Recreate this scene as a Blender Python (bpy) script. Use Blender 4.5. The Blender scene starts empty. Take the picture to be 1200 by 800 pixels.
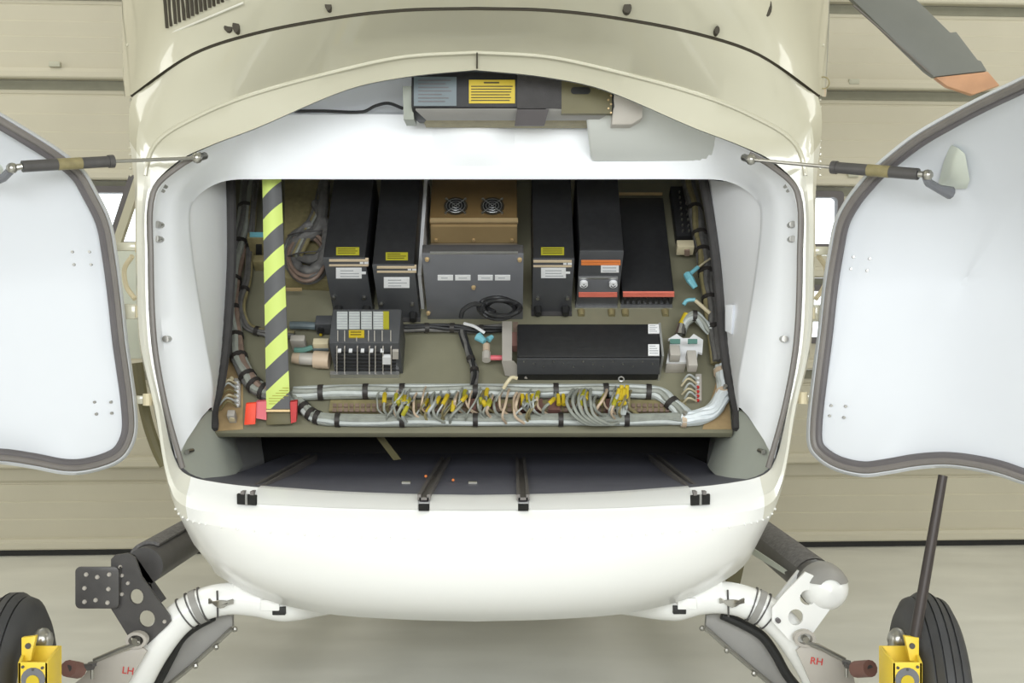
import bpy, bmesh, math, random
from mathutils import Vector as V, Matrix
from mathutils.geometry import tessellate_polygon

random.seed(7)
SC = bpy.context.scene
COL = SC.collection

# ------------------------------------------------------------------ camera
F = 1300.0                       # focal length in pixels of the 1200x800 frame
CAM = V((0.0, 0.0, 1.02))
cam_data = bpy.data.cameras.new('camera')
cam_data.sensor_width = 36.0
cam_data.lens = 36.0 * F / 1200.0
cam_data.clip_start = 0.05
cam = bpy.data.objects.new('camera', cam_data)
cam.location = CAM
cam.rotation_euler = (math.pi / 2, 0, 0)
COL.objects.link(cam)
SC.camera = cam

# ------------------------------------------------------------------ world, lights, exposure
world = bpy.data.worlds.new('overcast_sky')
SC.world = world
world.use_nodes = True
bg = world.node_tree.nodes['Background']
bg.inputs['Color'].default_value = (0.93, 0.97, 1.0, 1)
bg.inputs['Strength'].default_value = 3.0


def area_light(name, loc, rot, sx, sy, power, color):
    l = bpy.data.lights.new(name, 'AREA')
    l.shape = 'RECTANGLE'
    l.size, l.size_y = sx, sy
    l.energy = power
    l.color = color
    o = bpy.data.objects.new(name, l)
    o.location = loc
    o.rotation_euler = rot
    COL.objects.link(o)
    return o


area_light('daylight_from_open_hangar_front', (0.1, -1.6, 1.8), (math.radians(88), 0, 0), 4.6, 1.2, 178, (0.94, 0.98, 1.0))
area_light('hangar_ceiling_lamp', (-3.2, 3.4, 4.3), (0, 0, 0), 1.6, 3.0, 52, (1.0, 0.97, 0.88))
area_light('hangar_ceiling_lamp', (3.4, 3.4, 4.3), (0, 0, 0), 1.6, 3.0, 52, (1.0, 0.97, 0.88))
area_light('added_side_light', (-5.6, 0.6, 1.9), (math.radians(90), 0, math.radians(-75)), 1.3, 2.6, 46, (1.0, 1.0, 0.97))  # added unseen light: streaks on the cowling flank, fill for the sides
area_light('added_side_light', (5.6, 0.6, 1.9), (math.radians(90), 0, math.radians(75)), 1.3, 2.6, 46, (1.0, 1.0, 0.97))  # its added twin on the right; the side walls hold no windows

vs = SC.view_settings
vs.view_transform = 'Standard'
vs.look = 'None'
vs.gamma = 1.0
vs.use_curve_mapping = False
vs.exposure = 0.0
try:
    SC.cycles.use_denoising = True
    SC.cycles.max_bounces = 8
    SC.cycles.diffuse_bounces = 5
    SC.cycles.sample_clamp_indirect = 6
except Exception:
    pass


# ------------------------------------------------------------------ materials
def lin(c):
    return tuple(((x / 255.0) / 12.92 if x / 255.0 <= 0.04045 else ((x / 255.0 + 0.055) / 1.055) ** 2.4) for x in c)


MATS = {}


def mat(name, rgb, rough=0.5, metal=0.0, var=0.06, scale=18.0, bump=0.0, coat=0.0, spec=0.5):
    if name in MATS:
        return MATS[name]
    m = bpy.data.materials.new(name)
    m.use_nodes = True
    nt = m.node_tree
    b = nt.nodes['Principled BSDF']
    c = lin(rgb)
    tc = nt.nodes.new('ShaderNodeTexCoord')
    nz = nt.nodes.new('ShaderNodeTexNoise')
    nz.inputs['Scale'].default_value = scale
    nz.inputs['Detail'].default_value = 4
    nt.links.new(tc.outputs['Object'], nz.inputs['Vector'])
    rp = nt.nodes.new('ShaderNodeValToRGB')
    rp.color_ramp.elements[0].position = 0.3
    rp.color_ramp.elements[1].position = 0.7
    rp.color_ramp.elements[0].color = (*[max(0, x * (1 - var)) for x in c], 1)
    rp.color_ramp.elements[1].color = (*[min(1, x * (1 + var)) for x in c], 1)
    nt.links.new(nz.outputs['Fac'], rp.inputs['Fac'])
    nt.links.new(rp.outputs['Color'], b.inputs['Base Color'])
    b.inputs['Roughness'].default_value = rough
    b.inputs['Metallic'].default_value = metal
    b.inputs['Specular IOR Level'].default_value = spec
    if coat:
        b.inputs['Coat Weight'].default_value = coat
        b.inputs['Coat Roughness'].default_value = 0.06
    if bump:
        bp = nt.nodes.new('ShaderNodeBump')
        bp.inputs['Strength'].default_value = bump
        bp.inputs['Distance'].default_value = 0.004
        n2 = nt.nodes.new('ShaderNodeTexNoise')
        n2.inputs['Scale'].default_value = scale * 12
        nt.links.new(tc.outputs['Object'], n2.inputs['Vector'])
        nt.links.new(n2.outputs['Fac'], bp.inputs['Height'])
        nt.links.new(bp.outputs['Normal'], b.inputs['Normal'])
    MATS[name] = m
    return m


def floor_material():
    m = mat('polished_concrete', (230, 230, 224), 0.42, 0, 0.12, 1.3, 0.02)
    nt = m.node_tree
    b = nt.nodes['Principled BSDF']
    tc = [n for n in nt.nodes if n.type == 'TEX_COORD'][0]
    mp = nt.nodes.new('ShaderNodeMapping')
    mp.inputs['Scale'].default_value = (1.2, 5.0, 1)
    nz = nt.nodes.new('ShaderNodeTexNoise')
    nz.inputs['Scale'].default_value = 1.6
    nz.inputs['Detail'].default_value = 6
    nt.links.new(tc.outputs['Object'], mp.inputs['Vector'])
    nt.links.new(mp.outputs['Vector'], nz.inputs['Vector'])
    mr = nt.nodes.new('ShaderNodeMapRange')
    mr.inputs['From Min'].default_value = 0.3
    mr.inputs['From Max'].default_value = 0.7
    mr.inputs['To Min'].default_value = 0.30
    mr.inputs['To Max'].default_value = 0.55
    nt.links.new(nz.outputs['Fac'], mr.inputs['Value'])
    nt.links.new(mr.outputs['Result'], b.inputs['Roughness'])
    mx = nt.nodes.new('ShaderNodeMixRGB')
    mx.blend_type = 'MULTIPLY'
    mx.inputs['Fac'].default_value = 0.22
    src = b.inputs['Base Color'].links[0].from_socket
    nt.links.new(src, mx.inputs['Color1'])
    nt.links.new(nz.outputs['Fac'], mx.inputs['Color2'])
    nt.links.new(mx.outputs['Color'], b.inputs['Base Color'])
    return m


def glass_material():
    m = bpy.data.materials.new('window_glass')
    m.use_nodes = True
    nt = m.node_tree
    nt.nodes.clear()
    out = nt.nodes.new('ShaderNodeOutputMaterial')
    tr = nt.nodes.new('ShaderNodeBsdfTransparent')
    tr.inputs['Color'].default_value = (0.95, 0.97, 0.97, 1)
    gl = nt.nodes.new('ShaderNodeBsdfGlossy')
    gl.inputs['Roughness'].default_value = 0.03
    fr = nt.nodes.new('ShaderNodeFresnel')
    fr.inputs['IOR'].default_value = 1.4
    mx = nt.nodes.new('ShaderNodeMixShader')
    nt.links.new(fr.outputs['Fac'], mx.inputs['Fac'])
    nt.links.new(tr.outputs['BSDF'], mx.inputs[1])
    nt.links.new(gl.outputs['BSDF'], mx.inputs[2])
    nt.links.new(mx.outputs['Shader'], out.inputs['Surface'])
    return m


def stripe_material():
    """black / fluorescent yellow diagonal print of the warning strap (object x, z)"""
    m = bpy.data.materials.new('hazard_striped_webbing')
    m.use_nodes = True
    nt = m.node_tree
    b = nt.nodes['Principled BSDF']
    tc = nt.nodes.new('ShaderNodeTexCoord')
    sp = nt.nodes.new('ShaderNodeSeparateXYZ')
    nt.links.new(tc.outputs['Object'], sp.inputs['Vector'])
    a = nt.nodes.new('ShaderNodeMath')
    a.operation = 'MULTIPLY'
    a.inputs[1].default_value = 0.95
    nt.links.new(sp.outputs['X'], a.inputs[0])
    s = nt.nodes.new('ShaderNodeMath')
    s.operation = 'SUBTRACT'
    nt.links.new(sp.outputs['Z'], s.inputs[0])
    nt.links.new(a.outputs[0], s.inputs[1])
    ad = nt.nodes.new('ShaderNodeMath')
    ad.operation = 'ADD'
    ad.inputs[1].default_value = 0.986
    nt.links.new(s.outputs[0], ad.inputs[0])
    md = nt.nodes.new('ShaderNodeMath')
    md.operation = 'MODULO'
    md.inputs[1].default_value = 0.118
    nt.links.new(ad.outputs[0], md.inputs[0])
    gt = nt.nodes.new('ShaderNodeMath')
    gt.operation = 'GREATER_THAN'
    gt.inputs[1].default_value = 0.060
    nt.links.new(md.outputs[0], gt.inputs[0])
    mx = nt.nodes.new('ShaderNodeMixRGB')
    mx.inputs['Color1'].default_value = (*lin((92, 92, 94)), 1)
    mx.inputs['Color2'].default_value = (*lin((212, 230, 124)), 1)
    nt.links.new(gt.outputs[0], mx.inputs['Fac'])
    nt.links.new(mx.outputs['Color'], b.inputs['Base Color'])
    b.inputs['Roughness'].default_value = 0.6
    return m


M_WALL = mat('door_panel_tan', (202, 197, 180), 0.55, 0, 0.03, 3, 0.15)
M_WALLR = mat('door_rail_grey', (188, 188, 172), 0.5)
M_JOINTSH = mat('joint_shade_grey', (138, 137, 122), 0.6)  # shadow tone of the recess below each door rail
M_RUB = mat('black_rubber', (38, 38, 38), 0.6)
M_FLOOR = floor_material()
M_CEIL = mat('hangar_ceiling_paint', (205, 203, 190), 0.8)
M_GLASS = glass_material()
M_PAINTSH = mat('shade_toned_fuselage_paint', (194, 190, 170), 0.28, 0, 0.015, 4, 0, coat=1.0)  # white paint darkened to cream, the shade of the upper skin in its colour
M_PAINTSH2 = mat('half_shade_toned_paint', (222, 220, 208), 0.28, 0, 0.012, 4, 0, coat=0.8)  # same white paint with less of that shade mixed into the colour
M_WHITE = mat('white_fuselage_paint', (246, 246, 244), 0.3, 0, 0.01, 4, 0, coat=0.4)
M_LINER = mat('white_cargo_liner', (240, 242, 246), 0.45, 0, 0.012, 5)
M_SIDE = mat('grey_white_side_panel', (246, 247, 250), 0.5, 0, 0.02, 5)
M_GREYD = mat('pale_grey_duct', (206, 208, 204), 0.5, 0, 0.02, 5)
M_CORNER = mat('grey_green_corner_panel', (206, 211, 200), 0.5, 0, 0.04, 6)
M_DOORIN = mat('door_inner_white', (212, 215, 221), 0.42, 0, 0.012, 4)
M_SEAL = mat('grey_rubber_seal', (98, 94, 96), 0.5)
M_SEALD = mat('dark_grey_rubber_seal', (120, 115, 112), 0.45)
M_GAP = mat('dark_panel_gap', (58, 52, 40), 0.7)
M_DECK = mat('olive_tan_deck', (132, 129, 108), 0.5, 0, 0.07, 9)
M_WOOD = mat('tan_composite_edge', (178, 152, 112), 0.6, 0, 0.15, 25)
M_CFLOOR = mat('dark_rubber_cargo_floor', (120, 120, 132), 0.55, 0, 0.05, 20, 0.1)
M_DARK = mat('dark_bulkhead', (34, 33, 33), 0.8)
M_ALU = mat('aluminium', (205, 205, 205), 0.35, 0.85)
M_STEEL = mat('steel', (170, 168, 162), 0.3, 0.9)
M_BLACK = mat('black_crackle_paint', (32, 32, 34), 0.5, 0, 0.2, 60, 0.2)
M_CHAR = mat('charcoal_panel', (78, 79, 82), 0.45, 0, 0.06, 20, 0.05)
M_GREYP = mat('slate_grey_panel', (112, 113, 118), 0.45, 0, 0.05, 12)
M_BROWN = mat('bronze_brown_paint', (122, 98, 62), 0.42, 0.15, 0.06, 15)
M_TANB = mat('light_bronze_paint', (176, 150, 108), 0.42, 0.15, 0.05, 15)
M_TAN = mat('champagne_metal', (214, 186, 140), 0.35, 0.4)
M_RIB = mat('grey_brown_ribbed', (138, 124, 104), 0.5)
M_LABEL = mat('white_label', (240, 240, 242), 0.5, 0, 0.02)
M_INK = mat('grey_print', (172, 174, 178), 0.6)
M_INKD = mat('dark_print', (70, 62, 30), 0.6)
M_YEL = mat('yellow_label', (204, 178, 40), 0.5, 0, 0.05)
M_YELD = mat('olive_yellow_label', (172, 166, 44), 0.5)
M_ORG = mat('orange_stripe', (236, 138, 76), 0.5)
M_SALM = mat('salmon_red_stripe', (240, 130, 112), 0.5)
M_GOLD = mat('pale_gold_stripe', (226, 206, 176), 0.4, 0.2)
M_RED = mat('red_webbing', (196, 40, 40), 0.5)
M_REDT = mat('bright_orange_red_tag', (250, 74, 40), 0.5)
M_PINK = mat('pink_tape', (226, 108, 118), 0.5)
M_CABG = mat('grey_white_cable', (152, 155, 147), 0.5, 0, 0.12, 60)
M_CABW = mat('white_cable', (192, 197, 195), 0.45, 0, 0.06, 60)
M_CABBR = mat('bright_white_cable', (226, 232, 236), 0.4, 0, 0.05, 60)
M_CABD = mat('dark_grey_cable', (104, 102, 100), 0.5, 0, 0.2, 60)
M_CABK = mat('black_cable', (36, 36, 38), 0.5)
M_CABB = mat('brown_cable', (132, 112, 100), 0.5, 0, 0.2, 60)
M_CABO = mat('olive_cable', (138, 128, 92), 0.5, 0, 0.15, 60)
M_BLUE = mat('light_blue_sleeve', (124, 190, 204), 0.45)
M_TIE = mat('black_tie', (52, 48, 46), 0.5)
M_CLAMP = mat('beige_clamp', (206, 184, 160), 0.5)
M_BEIGE = mat('beige_plastic', (214, 202, 170), 0.5)
M_TEAL = mat('teal_insert', (96, 138, 128), 0.5)
M_SKID = mat('charcoal_skid_metal', (84, 82, 82), 0.42, 0.2, 0.1, 30, 0.05)
M_TREAD = mat('grip_tread', (112, 110, 110), 0.75, 0, 0.25, 90, 0.6)
M_PLATE = mat('grey_step_plate', (152, 150, 147), 0.5, 0, 0.05, 12)
M_LPLATE = mat('light_grey_plate', (190, 184, 176), 0.45, 0.1, 0.05, 12)
M_TYRE = mat('tyre_rubber', (66, 66, 68), 0.6, 0, 0.1, 14, 0.05)
M_TYREW = mat('worn_tyre_sidewall', (92, 90, 88), 0.6, 0, 0.12, 14, 0.05)
M_YFRAME = mat('yellow_painted_steel', (236, 204, 62), 0.45, 0, 0.06, 10)
M_LEVER = mat('dark_brown_lever', (60, 53, 51), 0.45, 0.2)
M_BUSH = mat('brown_rubber_bush', (128, 92, 84), 0.6)
M_BLADE = mat('grey_rotor_blade', (124, 126, 122), 0.5, 0, 0.04, 8)
M_TIP = mat('orange_blade_tip', (204, 156, 122), 0.5, 0, 0.12, 10)
M_TXT = mat('red_marker', (216, 70, 66), 0.6)
M_FOAM = mat('grey_foam_strip', (70, 68, 68), 0.85, 0, 0.1, 30, 0.2)
M_OLIVE = mat('olive_end_cover', (104, 98, 68), 0.55)
M_GREYG = mat('grey_green_bracket', (152, 156, 146), 0.5)
M_PLAC = mat('blue_grey_placard', (100, 112, 117), 0.4)
M_STRIPE = stripe_material()


# ------------------------------------------------------------------ mesh helpers
class B:
    def __init__(s):
        s.v, s.f = [], []

    def add(s, vs_, fs):
        o = len(s.v)
        s.v += [V(p) for p in vs_]
        s.f += [tuple(i + o for i in f) for f in fs]
        return s

    def grid(s, rows, closed=False):
        n = len(rows[0])
        vs_ = [p for r in rows for p in r]
        fs = []
        for i in range(len(rows) - 1):
            for j in range(n if closed else n - 1):
                k = (j + 1) % n
                fs.append((i * n + j, i * n + k, (i + 1) * n + k, (i + 1) * n + j))
        return s.add(vs_, fs)

    def prism(s, poly, ext):
        n = len(poly)
        a = [V(p) for p in poly]
        b = [p + V(ext) for p in a]
        fs = [tuple(range(n)), tuple(range(2 * n - 1, n - 1, -1))]
        fs += [(i, (i + 1) % n, n + (i + 1) % n, n + i) for i in range(n)]
        return s.add(a + b, fs)

    def box(s, c, ax, ay, az):
        c, ax, ay, az = V(c), V(ax), V(ay), V(az)
        return s.prism([c - ax - ay - az, c + ax - ay - az, c + ax + ay - az, c - ax + ay - az], 2 * az)

    def aabox(s, x0, x1, y0, y1, z0, z1):
        return s.prism([(x0, y0, z0), (x1, y0, z0), (x1, y1, z0), (x0, y1, z0)], (0, 0, z1 - z0))

    def tube(s, pts, r, n=8, cap=True):
        pts = [V(p) for p in pts]
        rs = r if isinstance(r, (list, tuple)) else [r] * len(pts)
        rings, up = [], None
        for i, p in enumerate(pts):
            t = (pts[min(i + 1, len(pts) - 1)] - pts[max(i - 1, 0)])
            t = t.normalized() if t.length > 1e-9 else V((0, 0, 1))
            if up is None:
                up = V((0, 0, 1)) if abs(t.z) < 0.9 else V((0, 1, 0))
            a = up - t * up.dot(t)
            if a.length < 1e-6:
                a = t.orthogonal()
            a.normalize()
            up = a
            b = t.cross(a)
            rings.append([p + (a * math.cos(q) + b * math.sin(q)) * rs[i] for q in [2 * math.pi * k / n for k in range(n)]])
        o = len(s.v)
        s.grid(rings, True)
        if cap:
            s.f.append(tuple(o + k for k in range(n - 1, -1, -1)))
            e = o + (len(rings) - 1) * n
            s.f.append(tuple(e + k for k in range(n)))
        return s

    def sphere(s, c, r, n=10, sc=(1, 1, 1)):
        c = V(c)
        rows = []
        for i in range(n // 2 + 1):
            th = math.pi * i / (n // 2)
            rr = max(math.sin(th), 1e-3)
            rows.append([c + V((r * sc[0] * rr * math.cos(q), r * sc[1] * rr * math.sin(q), r * sc[2] * math.cos(th))) for q in [2 * math.pi * k / n for k in range(n)]])
        return s.grid(rows, True)

    def lathe(s, prof, M, n=32):
        """prof of (axial, radius); axis = local X of matrix M"""
        rows = []
        for a, r in prof:
            rows.append([M @ V((a, r * math.cos(q), r * math.sin(q))) for q in [2 * math.pi * k / n for k in range(n)]])
        return s.grid(rows, True)

    def plate(s, outer, holes, to3, ext):
        ext = V(ext)
        loops = [outer] + holes
        tri = tessellate_polygon([[V((x, y, 0)) for x, y in lp] for lp in loops])
        flat = [p for lp in loops for p in lp]
        a = [V(to3(x, y)) for x, y in flat]
        n = len(a)
        fs = [tuple(t) for t in tri] + [tuple(i + n for i in reversed(t)) for t in tri]
        o = 0
        for lp in loops:
            m = len(lp)
            for i in range(m):
                j = (i + 1) % m
                fs.append((o + i, o + j, n + o + j, n + o + i))
            o += m
        return s.add(a + [p + ext for p in a], fs)

    def build(s, name, m, parent=None, bevel=0.0, smooth=35, label=None, stuff=False, seg=2):
        o0 = V((0, 0, 0))
        q = parent
        while q is not None:
            o0 = o0 + q.location
            q = q.parent
        me = bpy.data.meshes.new(name)
        me.from_pydata([p - o0 for p in s.v], [], s.f)
        bm = bmesh.new()
        bm.from_mesh(me)
        bmesh.ops.recalc_face_normals(bm, faces=bm.faces)
        if bevel:
            es = [e for e in bm.edges if len(e.link_faces) == 2 and e.calc_face_angle(0) > 0.5]
            bmesh.ops.bevel(bm, geom=es, offset=bevel, segments=seg, affect='EDGES', profile=0.5)
        bm.to_mesh(me)
        bm.free()
        me.materials.append(m)
        if smooth:
            for p in me.polygons:
                p.use_smooth = True
            me.set_sharp_from_angle(angle=math.radians(smooth))
        o = bpy.data.objects.new(name, me)
        COL.objects.link(o)
        if parent is not None:
            o.parent = parent
        if label:
            o['label'] = label
        if stuff:
            o['kind'] = 'stuff'
        return o


def tag(o, label, cat, group=None):
    o['label'] = label
    o['category'] = cat
    if group:
        o['group'] = group
    return o


def thing(name, label, cat, loc, group=None):
    o = bpy.data.objects.new(name, None)
    o.empty_display_size = 0.05
    o.location = loc
    COL.objects.link(o)
    return tag(o, label, cat, group)


def structure(o):
    o['kind'] = 'structure'
    return o


def P(px, py, d):
    """world point that lies at depth d along the sight line of pixel px,py (used as a measuring tool)"""
    return V(((px - 600) * d / F, d, CAM.z - (py - 400) * d / F))


def hit(px, py, o, n):
    r = V(((px - 600) / F, 1.0, -(py - 400) / F))
    o, n = V(o), V(n)
    return CAM + r * ((o - CAM).dot(n) / r.dot(n))


def spline(pts, sub=6, closed=False):
    pts = [V(p) for p in pts]
    n = len(pts)
    out = []
    for i in range(n if closed else n - 1):
        if closed:
            a, b, c, d = pts[(i - 1) % n], pts[i], pts[(i + 1) % n], pts[(i + 2) % n]
        else:
            b, c = pts[i], pts[i + 1]
            a = pts[i - 1] if i else b * 2 - c
            d = pts[i + 2] if i + 2 < n else c * 2 - b
        # centripetal-ish: limit the tangents so uneven spacing does not overshoot
        L = (c - b).length
        t0 = (c - a)
        t1 = (d - b)
        l0 = (b - a).length + L
        l1 = (d - c).length + L
        m0 = t0 * (L / l0) if l0 > 1e-9 else t0
        m1 = t1 * (L / l1) if l1 > 1e-9 else t1
        for k in range(sub):
            t = k / sub
            t2, t3 = t * t, t * t * t
            out.append(b * (2 * t3 - 3 * t2 + 1) + m0 * (t3 - 2 * t2 + t) + c * (-2 * t3 + 3 * t2) + m1 * (t3 - t2))
    if not closed:
        out.append(pts[-1])
    return out


def circle2(cx, cy, rx, ry=None, n=16):
    ry = ry or rx
    return [(cx + rx * math.cos(2 * math.pi * k / n), cy + ry * math.sin(2 * math.pi * k / n)) for k in range(n)]


def rrect2(x0, y0, x1, y1, r, n=4):
    out = []
    for cx, cy, a0 in ((x1 - r, y1 - r, 0), (x0 + r, y1 - r, 90), (x0 + r, y0 + r, 180), (x1 - r, y0 + r, 270)):
        for k in range(n + 1):
            a = math.radians(a0 + 90 * k / n)
            out.append((cx + r * math.cos(a), cy + r * math.sin(a)))
    return out


# ================================================================== SETTING
W0 = V((0, 5.425, 0))
WD = V((0.9983, 0.0578, 0))
WN = V((0.0578, -0.9983, 0))


def wpt(u, z, out=0.0):
    return W0 + WD * u + WN * out + V((0, 0, z))


def wu(px):
    return (hit(px, 400, W0, WN) - W0).dot(WD)


X0, X1, Y0, Y1, ZC = -6.5, 6.5, -3.6, 6.3, 4.6
structure(B().aabox(X0, X1, Y0, Y1, -0.1, 0.0).build('floor', M_FLOOR))
structure(B().aabox(X0, X1, Y0, Y1, ZC, ZC + 0.1).build('ceiling', M_CEIL))
structure(B().aabox(X0 - 0.1, X0, Y0, Y1, 0, ZC).build('wall_left', M_WALL))
structure(B().aabox(X1, X1 + 0.1, Y0, Y1, 0, ZC).build('wall_right', M_WALL))
structure(B().aabox(X0, X1, Y0 - 0.1, Y0, 0, ZC).build('wall_front', M_CEIL))

UL, UR = -6.9, 6.9
wall = structure(B().prism([wpt(UL, 0, 0.005), wpt(UR, 0, 0.005), wpt(UR, 0.03, 0.005), wpt(UL, 0.03, 0.005)], WN * -0.04).build('wall_back', M_RUB))
joints = [0.03, 0.417, 0.88, 1.337, 1.79, 2.27, 2.70, 3.16, 3.62, 4.08, 4.6]
wins = {3: [(wu(60), wu(215), 1.475, 1.752), (wu(855), wu(985), 1.482, 1.756)], 2: [(wu(855), wu(985), 1.02, 1.292)]}


def section_profile(z0, z1):
    pr = [(z0 + 0.001, -0.04), (z0 + 0.001, 0.030), (z0 + 0.008, 0.036), (z0 + 0.034, 0.036), (z0 + 0.036, 0.030), (z0 + 0.050, 0.028), (z0 + 0.054, 0.0)]
    n = max(2, int(round((z1 - z0 - 0.12) / 0.082)))
    for k in range(1, n + 1):
        zz = z0 + 0.056 + (z1 - z0 - 0.136) * k / n
        pr += [(zz - 0.001, 0.0085), (zz + 0.0005, 0.008), (zz + 0.004, 0.0)]
    pr += [(z1 - 0.072, 0.0), (z1 - 0.062, -0.016), (z1 - 0.001, -0.020), (z1 - 0.001, -0.04)]
    return pr


def clip_profile(pr, a, b):
    out = []
    for (z, o), (z2, o2) in zip(pr, pr[1:]):
        if a <= z <= b:
            out.append((z, o))
        for lim in (a, b):
            if z < lim < z2:
                out.append((lim, o + (o2 - o) * (lim - z) / (z2 - z)))
    if a <= pr[-1][0] <= b:
        out.append(pr[-1])
    return out


wn = 1
for i in range(len(joints) - 1):
    z0, z1 = joints[i], joints[i + 1]
    pr = section_profile(z0, z1)
    b = B()
    holes = wins.get(i, [])
    cuts = [UL] + [c for h in holes for c in h[:2]] + [UR]
    for k in range(0, len(cuts), 2):
        b.grid([[wpt(cuts[k], z, o) for z, o in pr], [wpt(cuts[k + 1], z, o) for z, o in pr]])
    for (ua, ub, za, zb) in holes:
        for lo, hi in ((z0, za), (zb, z1)):
            c = clip_profile(pr, lo, hi)
            if len(c) > 1:
                b.grid([[wpt(ua, z, o) for z, o in c], [wpt(ub, z, o) for z, o in c]])
    b.build('panel', M_WALL, wall, smooth=20)
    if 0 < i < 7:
        B().prism([wpt(UL, z1 - 0.045, -0.012), wpt(UR, z1 - 0.045, -0.012), wpt(UR, z1 - 0.002, -0.012), wpt(UL, z1 - 0.002, -0.012)], WN * -0.01).build('joint_shade_strip', M_JOINTSH, wall)  # darker strip added to paint the shadow band under the rail
    for (ua, ub, za, zb) in holes:
        win = B()
        outer = rrect2(ua - 0.01, za - 0.01, ub + 0.01, zb + 0.01, 0.02)
        inner = rrect2(ua + 0.022, za + 0.022, ub - 0.022, zb - 0.022, 0.02)
        win.plate(outer, [inner], lambda x, y: wpt(x, y, 0.022), WN * -0.05)
        w = structure(win.build('window_%d' % wn, M_SEAL))
        wn += 1
        B().prism([wpt(ua + 0.015, za + 0.015, -0.005), wpt(ub - 0.015, za + 0.015, -0.005), wpt(ub - 0.015, zb - 0.015, -0.005), wpt(ua + 0.015, zb - 0.015, -0.005)], WN * -0.004).build('pane', M_GLASS, w)
# little latch plates that sit on the door section joints
for px, z in ((67, 2.335), (998, 2.305), (1143, 2.735), (997, 1.845)):
    u = wu(px)
    B().prism([wpt(u - .026, z - .012, .02), wpt(u + .026, z - .012, .02), wpt(u + .026, z + .012, .02), wpt(u - .026, z + .012, .02)], WN * 0.02).build('latch_plate', M_WALLR, wall, bevel=0.002)

# ================================================================== HELICOPTER
CX = 557.0
heli = thing('helicopter', 'white helicopter with open rear clamshell doors showing its electronics bay', 'helicopter', (-0.09, 2.9, 0.0))


def HP(h, py, d):
    return P(CX + h, py, d)


def half_ring(keys, sub=6):
    return spline([HP(*k) for k in keys], sub)


def mirror_ring(half):
    """full open curve: left end ... top ... right end, mirrored about the aircraft axis"""
    out = []
    for p in reversed(half[1:]):
        d = p.y
        out.append(V((2 * (CX - 600) * d / F - p.x, d, p.z)))
    return out + half


R0 = [(0, 82, 2.60), (80, 90, 2.60), (150, 105, 2.60), (257, 150, 2.60), (312, 171, 2.60), (350, 190, 2.60), (381, 225, 2.60), (384, 300, 2.60), (380, 400, 2.60), (367, 475, 2.60), (347, 548, 2.61), (315, 563, 2.61), (200, 575, 2.61), (100, 580, 2.61), (0, 582, 2.61)]
R1 = [(0, 61, 2.562), (82, 66, 2.562), (150, 80, 2.564), (257, 109, 2.57), (325, 136, 2.578), (376, 170, 2.59), (389, 225, 2.59), (391, 300, 2.59), (388, 400, 2.59), (372, 475, 2.59), (353, 568, 2.575), (318, 586, 2.56), (200, 595, 2.55), (100, 598, 2.55), (0, 599, 2.55)]
R2 = [(0, 12, 2.36), (82, 14, 2.365), (157, 22, 2.38), (257, 41, 2.43), (332, 66, 2.49), (402, 114, 2.60), (399, 225, 2.63), (398, 300, 2.63), (394, 400, 2.63), (377, 477, 2.62), (351, 596, 2.59), (316, 614, 2.55), (200, 626, 2.53), (100, 630, 2.53), (0, 632, 2.53)]
R3k = {10: (334, 630, 2.66), 11: (292, 656, 2.57), 12: (200, 672, 2.54), 13: (100, 680, 2.53), 14: (0, 683, 2.53)}
R4k = {10: (325, 645, 2.79), 11: (272, 691, 2.72), 12: (192, 716, 2.68), 13: (100, 725, 2.66), 14: (0, 728, 2.66)}


def fwd(pts, y, sx=1.0, dz=0.0):
    out = []
    for p in pts:
        ax = (CX - 600) * 2.6 / F
        out.append(V((ax + (p.x - ax) * sx, y, p.z + dz)))
    return out


k2 = [HP(*k) for k in R2]
k3 = [HP(*R3k[i]) if i in R3k else fwd([k2[i]], max(2.72, k2[i].y + 0.03))[0] for i in range(15)]
k4 = [HP(*R4k[i]) if i in R4k else fwd([k2[i]], 3.1)[0] for i in range(15)]
k5 = fwd(k4, 3.5)
k6 = fwd(k4, 4.75, 0.93, 0.03)
k7 = fwd(k4, 5.0, 0.6, 0.15)


def mring(keys, sub=6):
    h = spline(keys, sub)
    out = []
    for p in reversed(h[1:]):
        d = min(p.y, 2.75)
        out.append(V((2 * (CX - 600) * 2.62 / F - p.x, p.y, p.z)) if p.y > 2.75 else V((2 * (CX - 600) * p.y / F - p.x, p.y, p.z)))
    return out + h


# split the skin in parts: frame round the opening, body shell
frame_r = [mirror_ring(half_ring(R0)), mirror_ring(half_ring(R1)), mirror_ring(half_ring(R2))]
mid01 = [(a + b) / 2 + V((0, 0.003, 0)) for a, b in zip(frame_r[0], frame_r[1])]
mid12 = [(a + b) / 2 + V((0, -0.012, 0.004)) for a, b in zip(frame_r[1], frame_r[2])]
nfr = len(frame_r[0])
klow = 6 * 3 + 3
kmid = 6 * 8 + 3
allr = [frame_r[0], mid01, frame_r[1], mid12, frame_r[2]]
B().grid([r[kmid:nfr - kmid] for r in allr]).build('opening_frame', M_PAINTSH, heli, smooth=28)  # frame colour steps from painted shade at the top to white below
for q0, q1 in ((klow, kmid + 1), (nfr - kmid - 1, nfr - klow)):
    B().grid([r[q0:q1] for r in allr]).build('side_frame', M_PAINTSH2, heli, smooth=28)
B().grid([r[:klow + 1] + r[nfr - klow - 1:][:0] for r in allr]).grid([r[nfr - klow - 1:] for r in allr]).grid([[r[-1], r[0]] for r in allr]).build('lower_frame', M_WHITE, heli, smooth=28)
shell = B()
rows = [mring(k) for k in (k2, k3, k4, k5, k6, k7)]
rows = spline_rows = rows
shell.grid(rows, False)
o = len(shell.v)
shell.add(rows[-1], [tuple(range(len(rows[-1])))])
shell.build('fuselage_shell', M_WHITE, heli, smooth=50)
bead = [p + V((0, -0.001, 0)) for p in frame_r[1]][50:-50]
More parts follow.
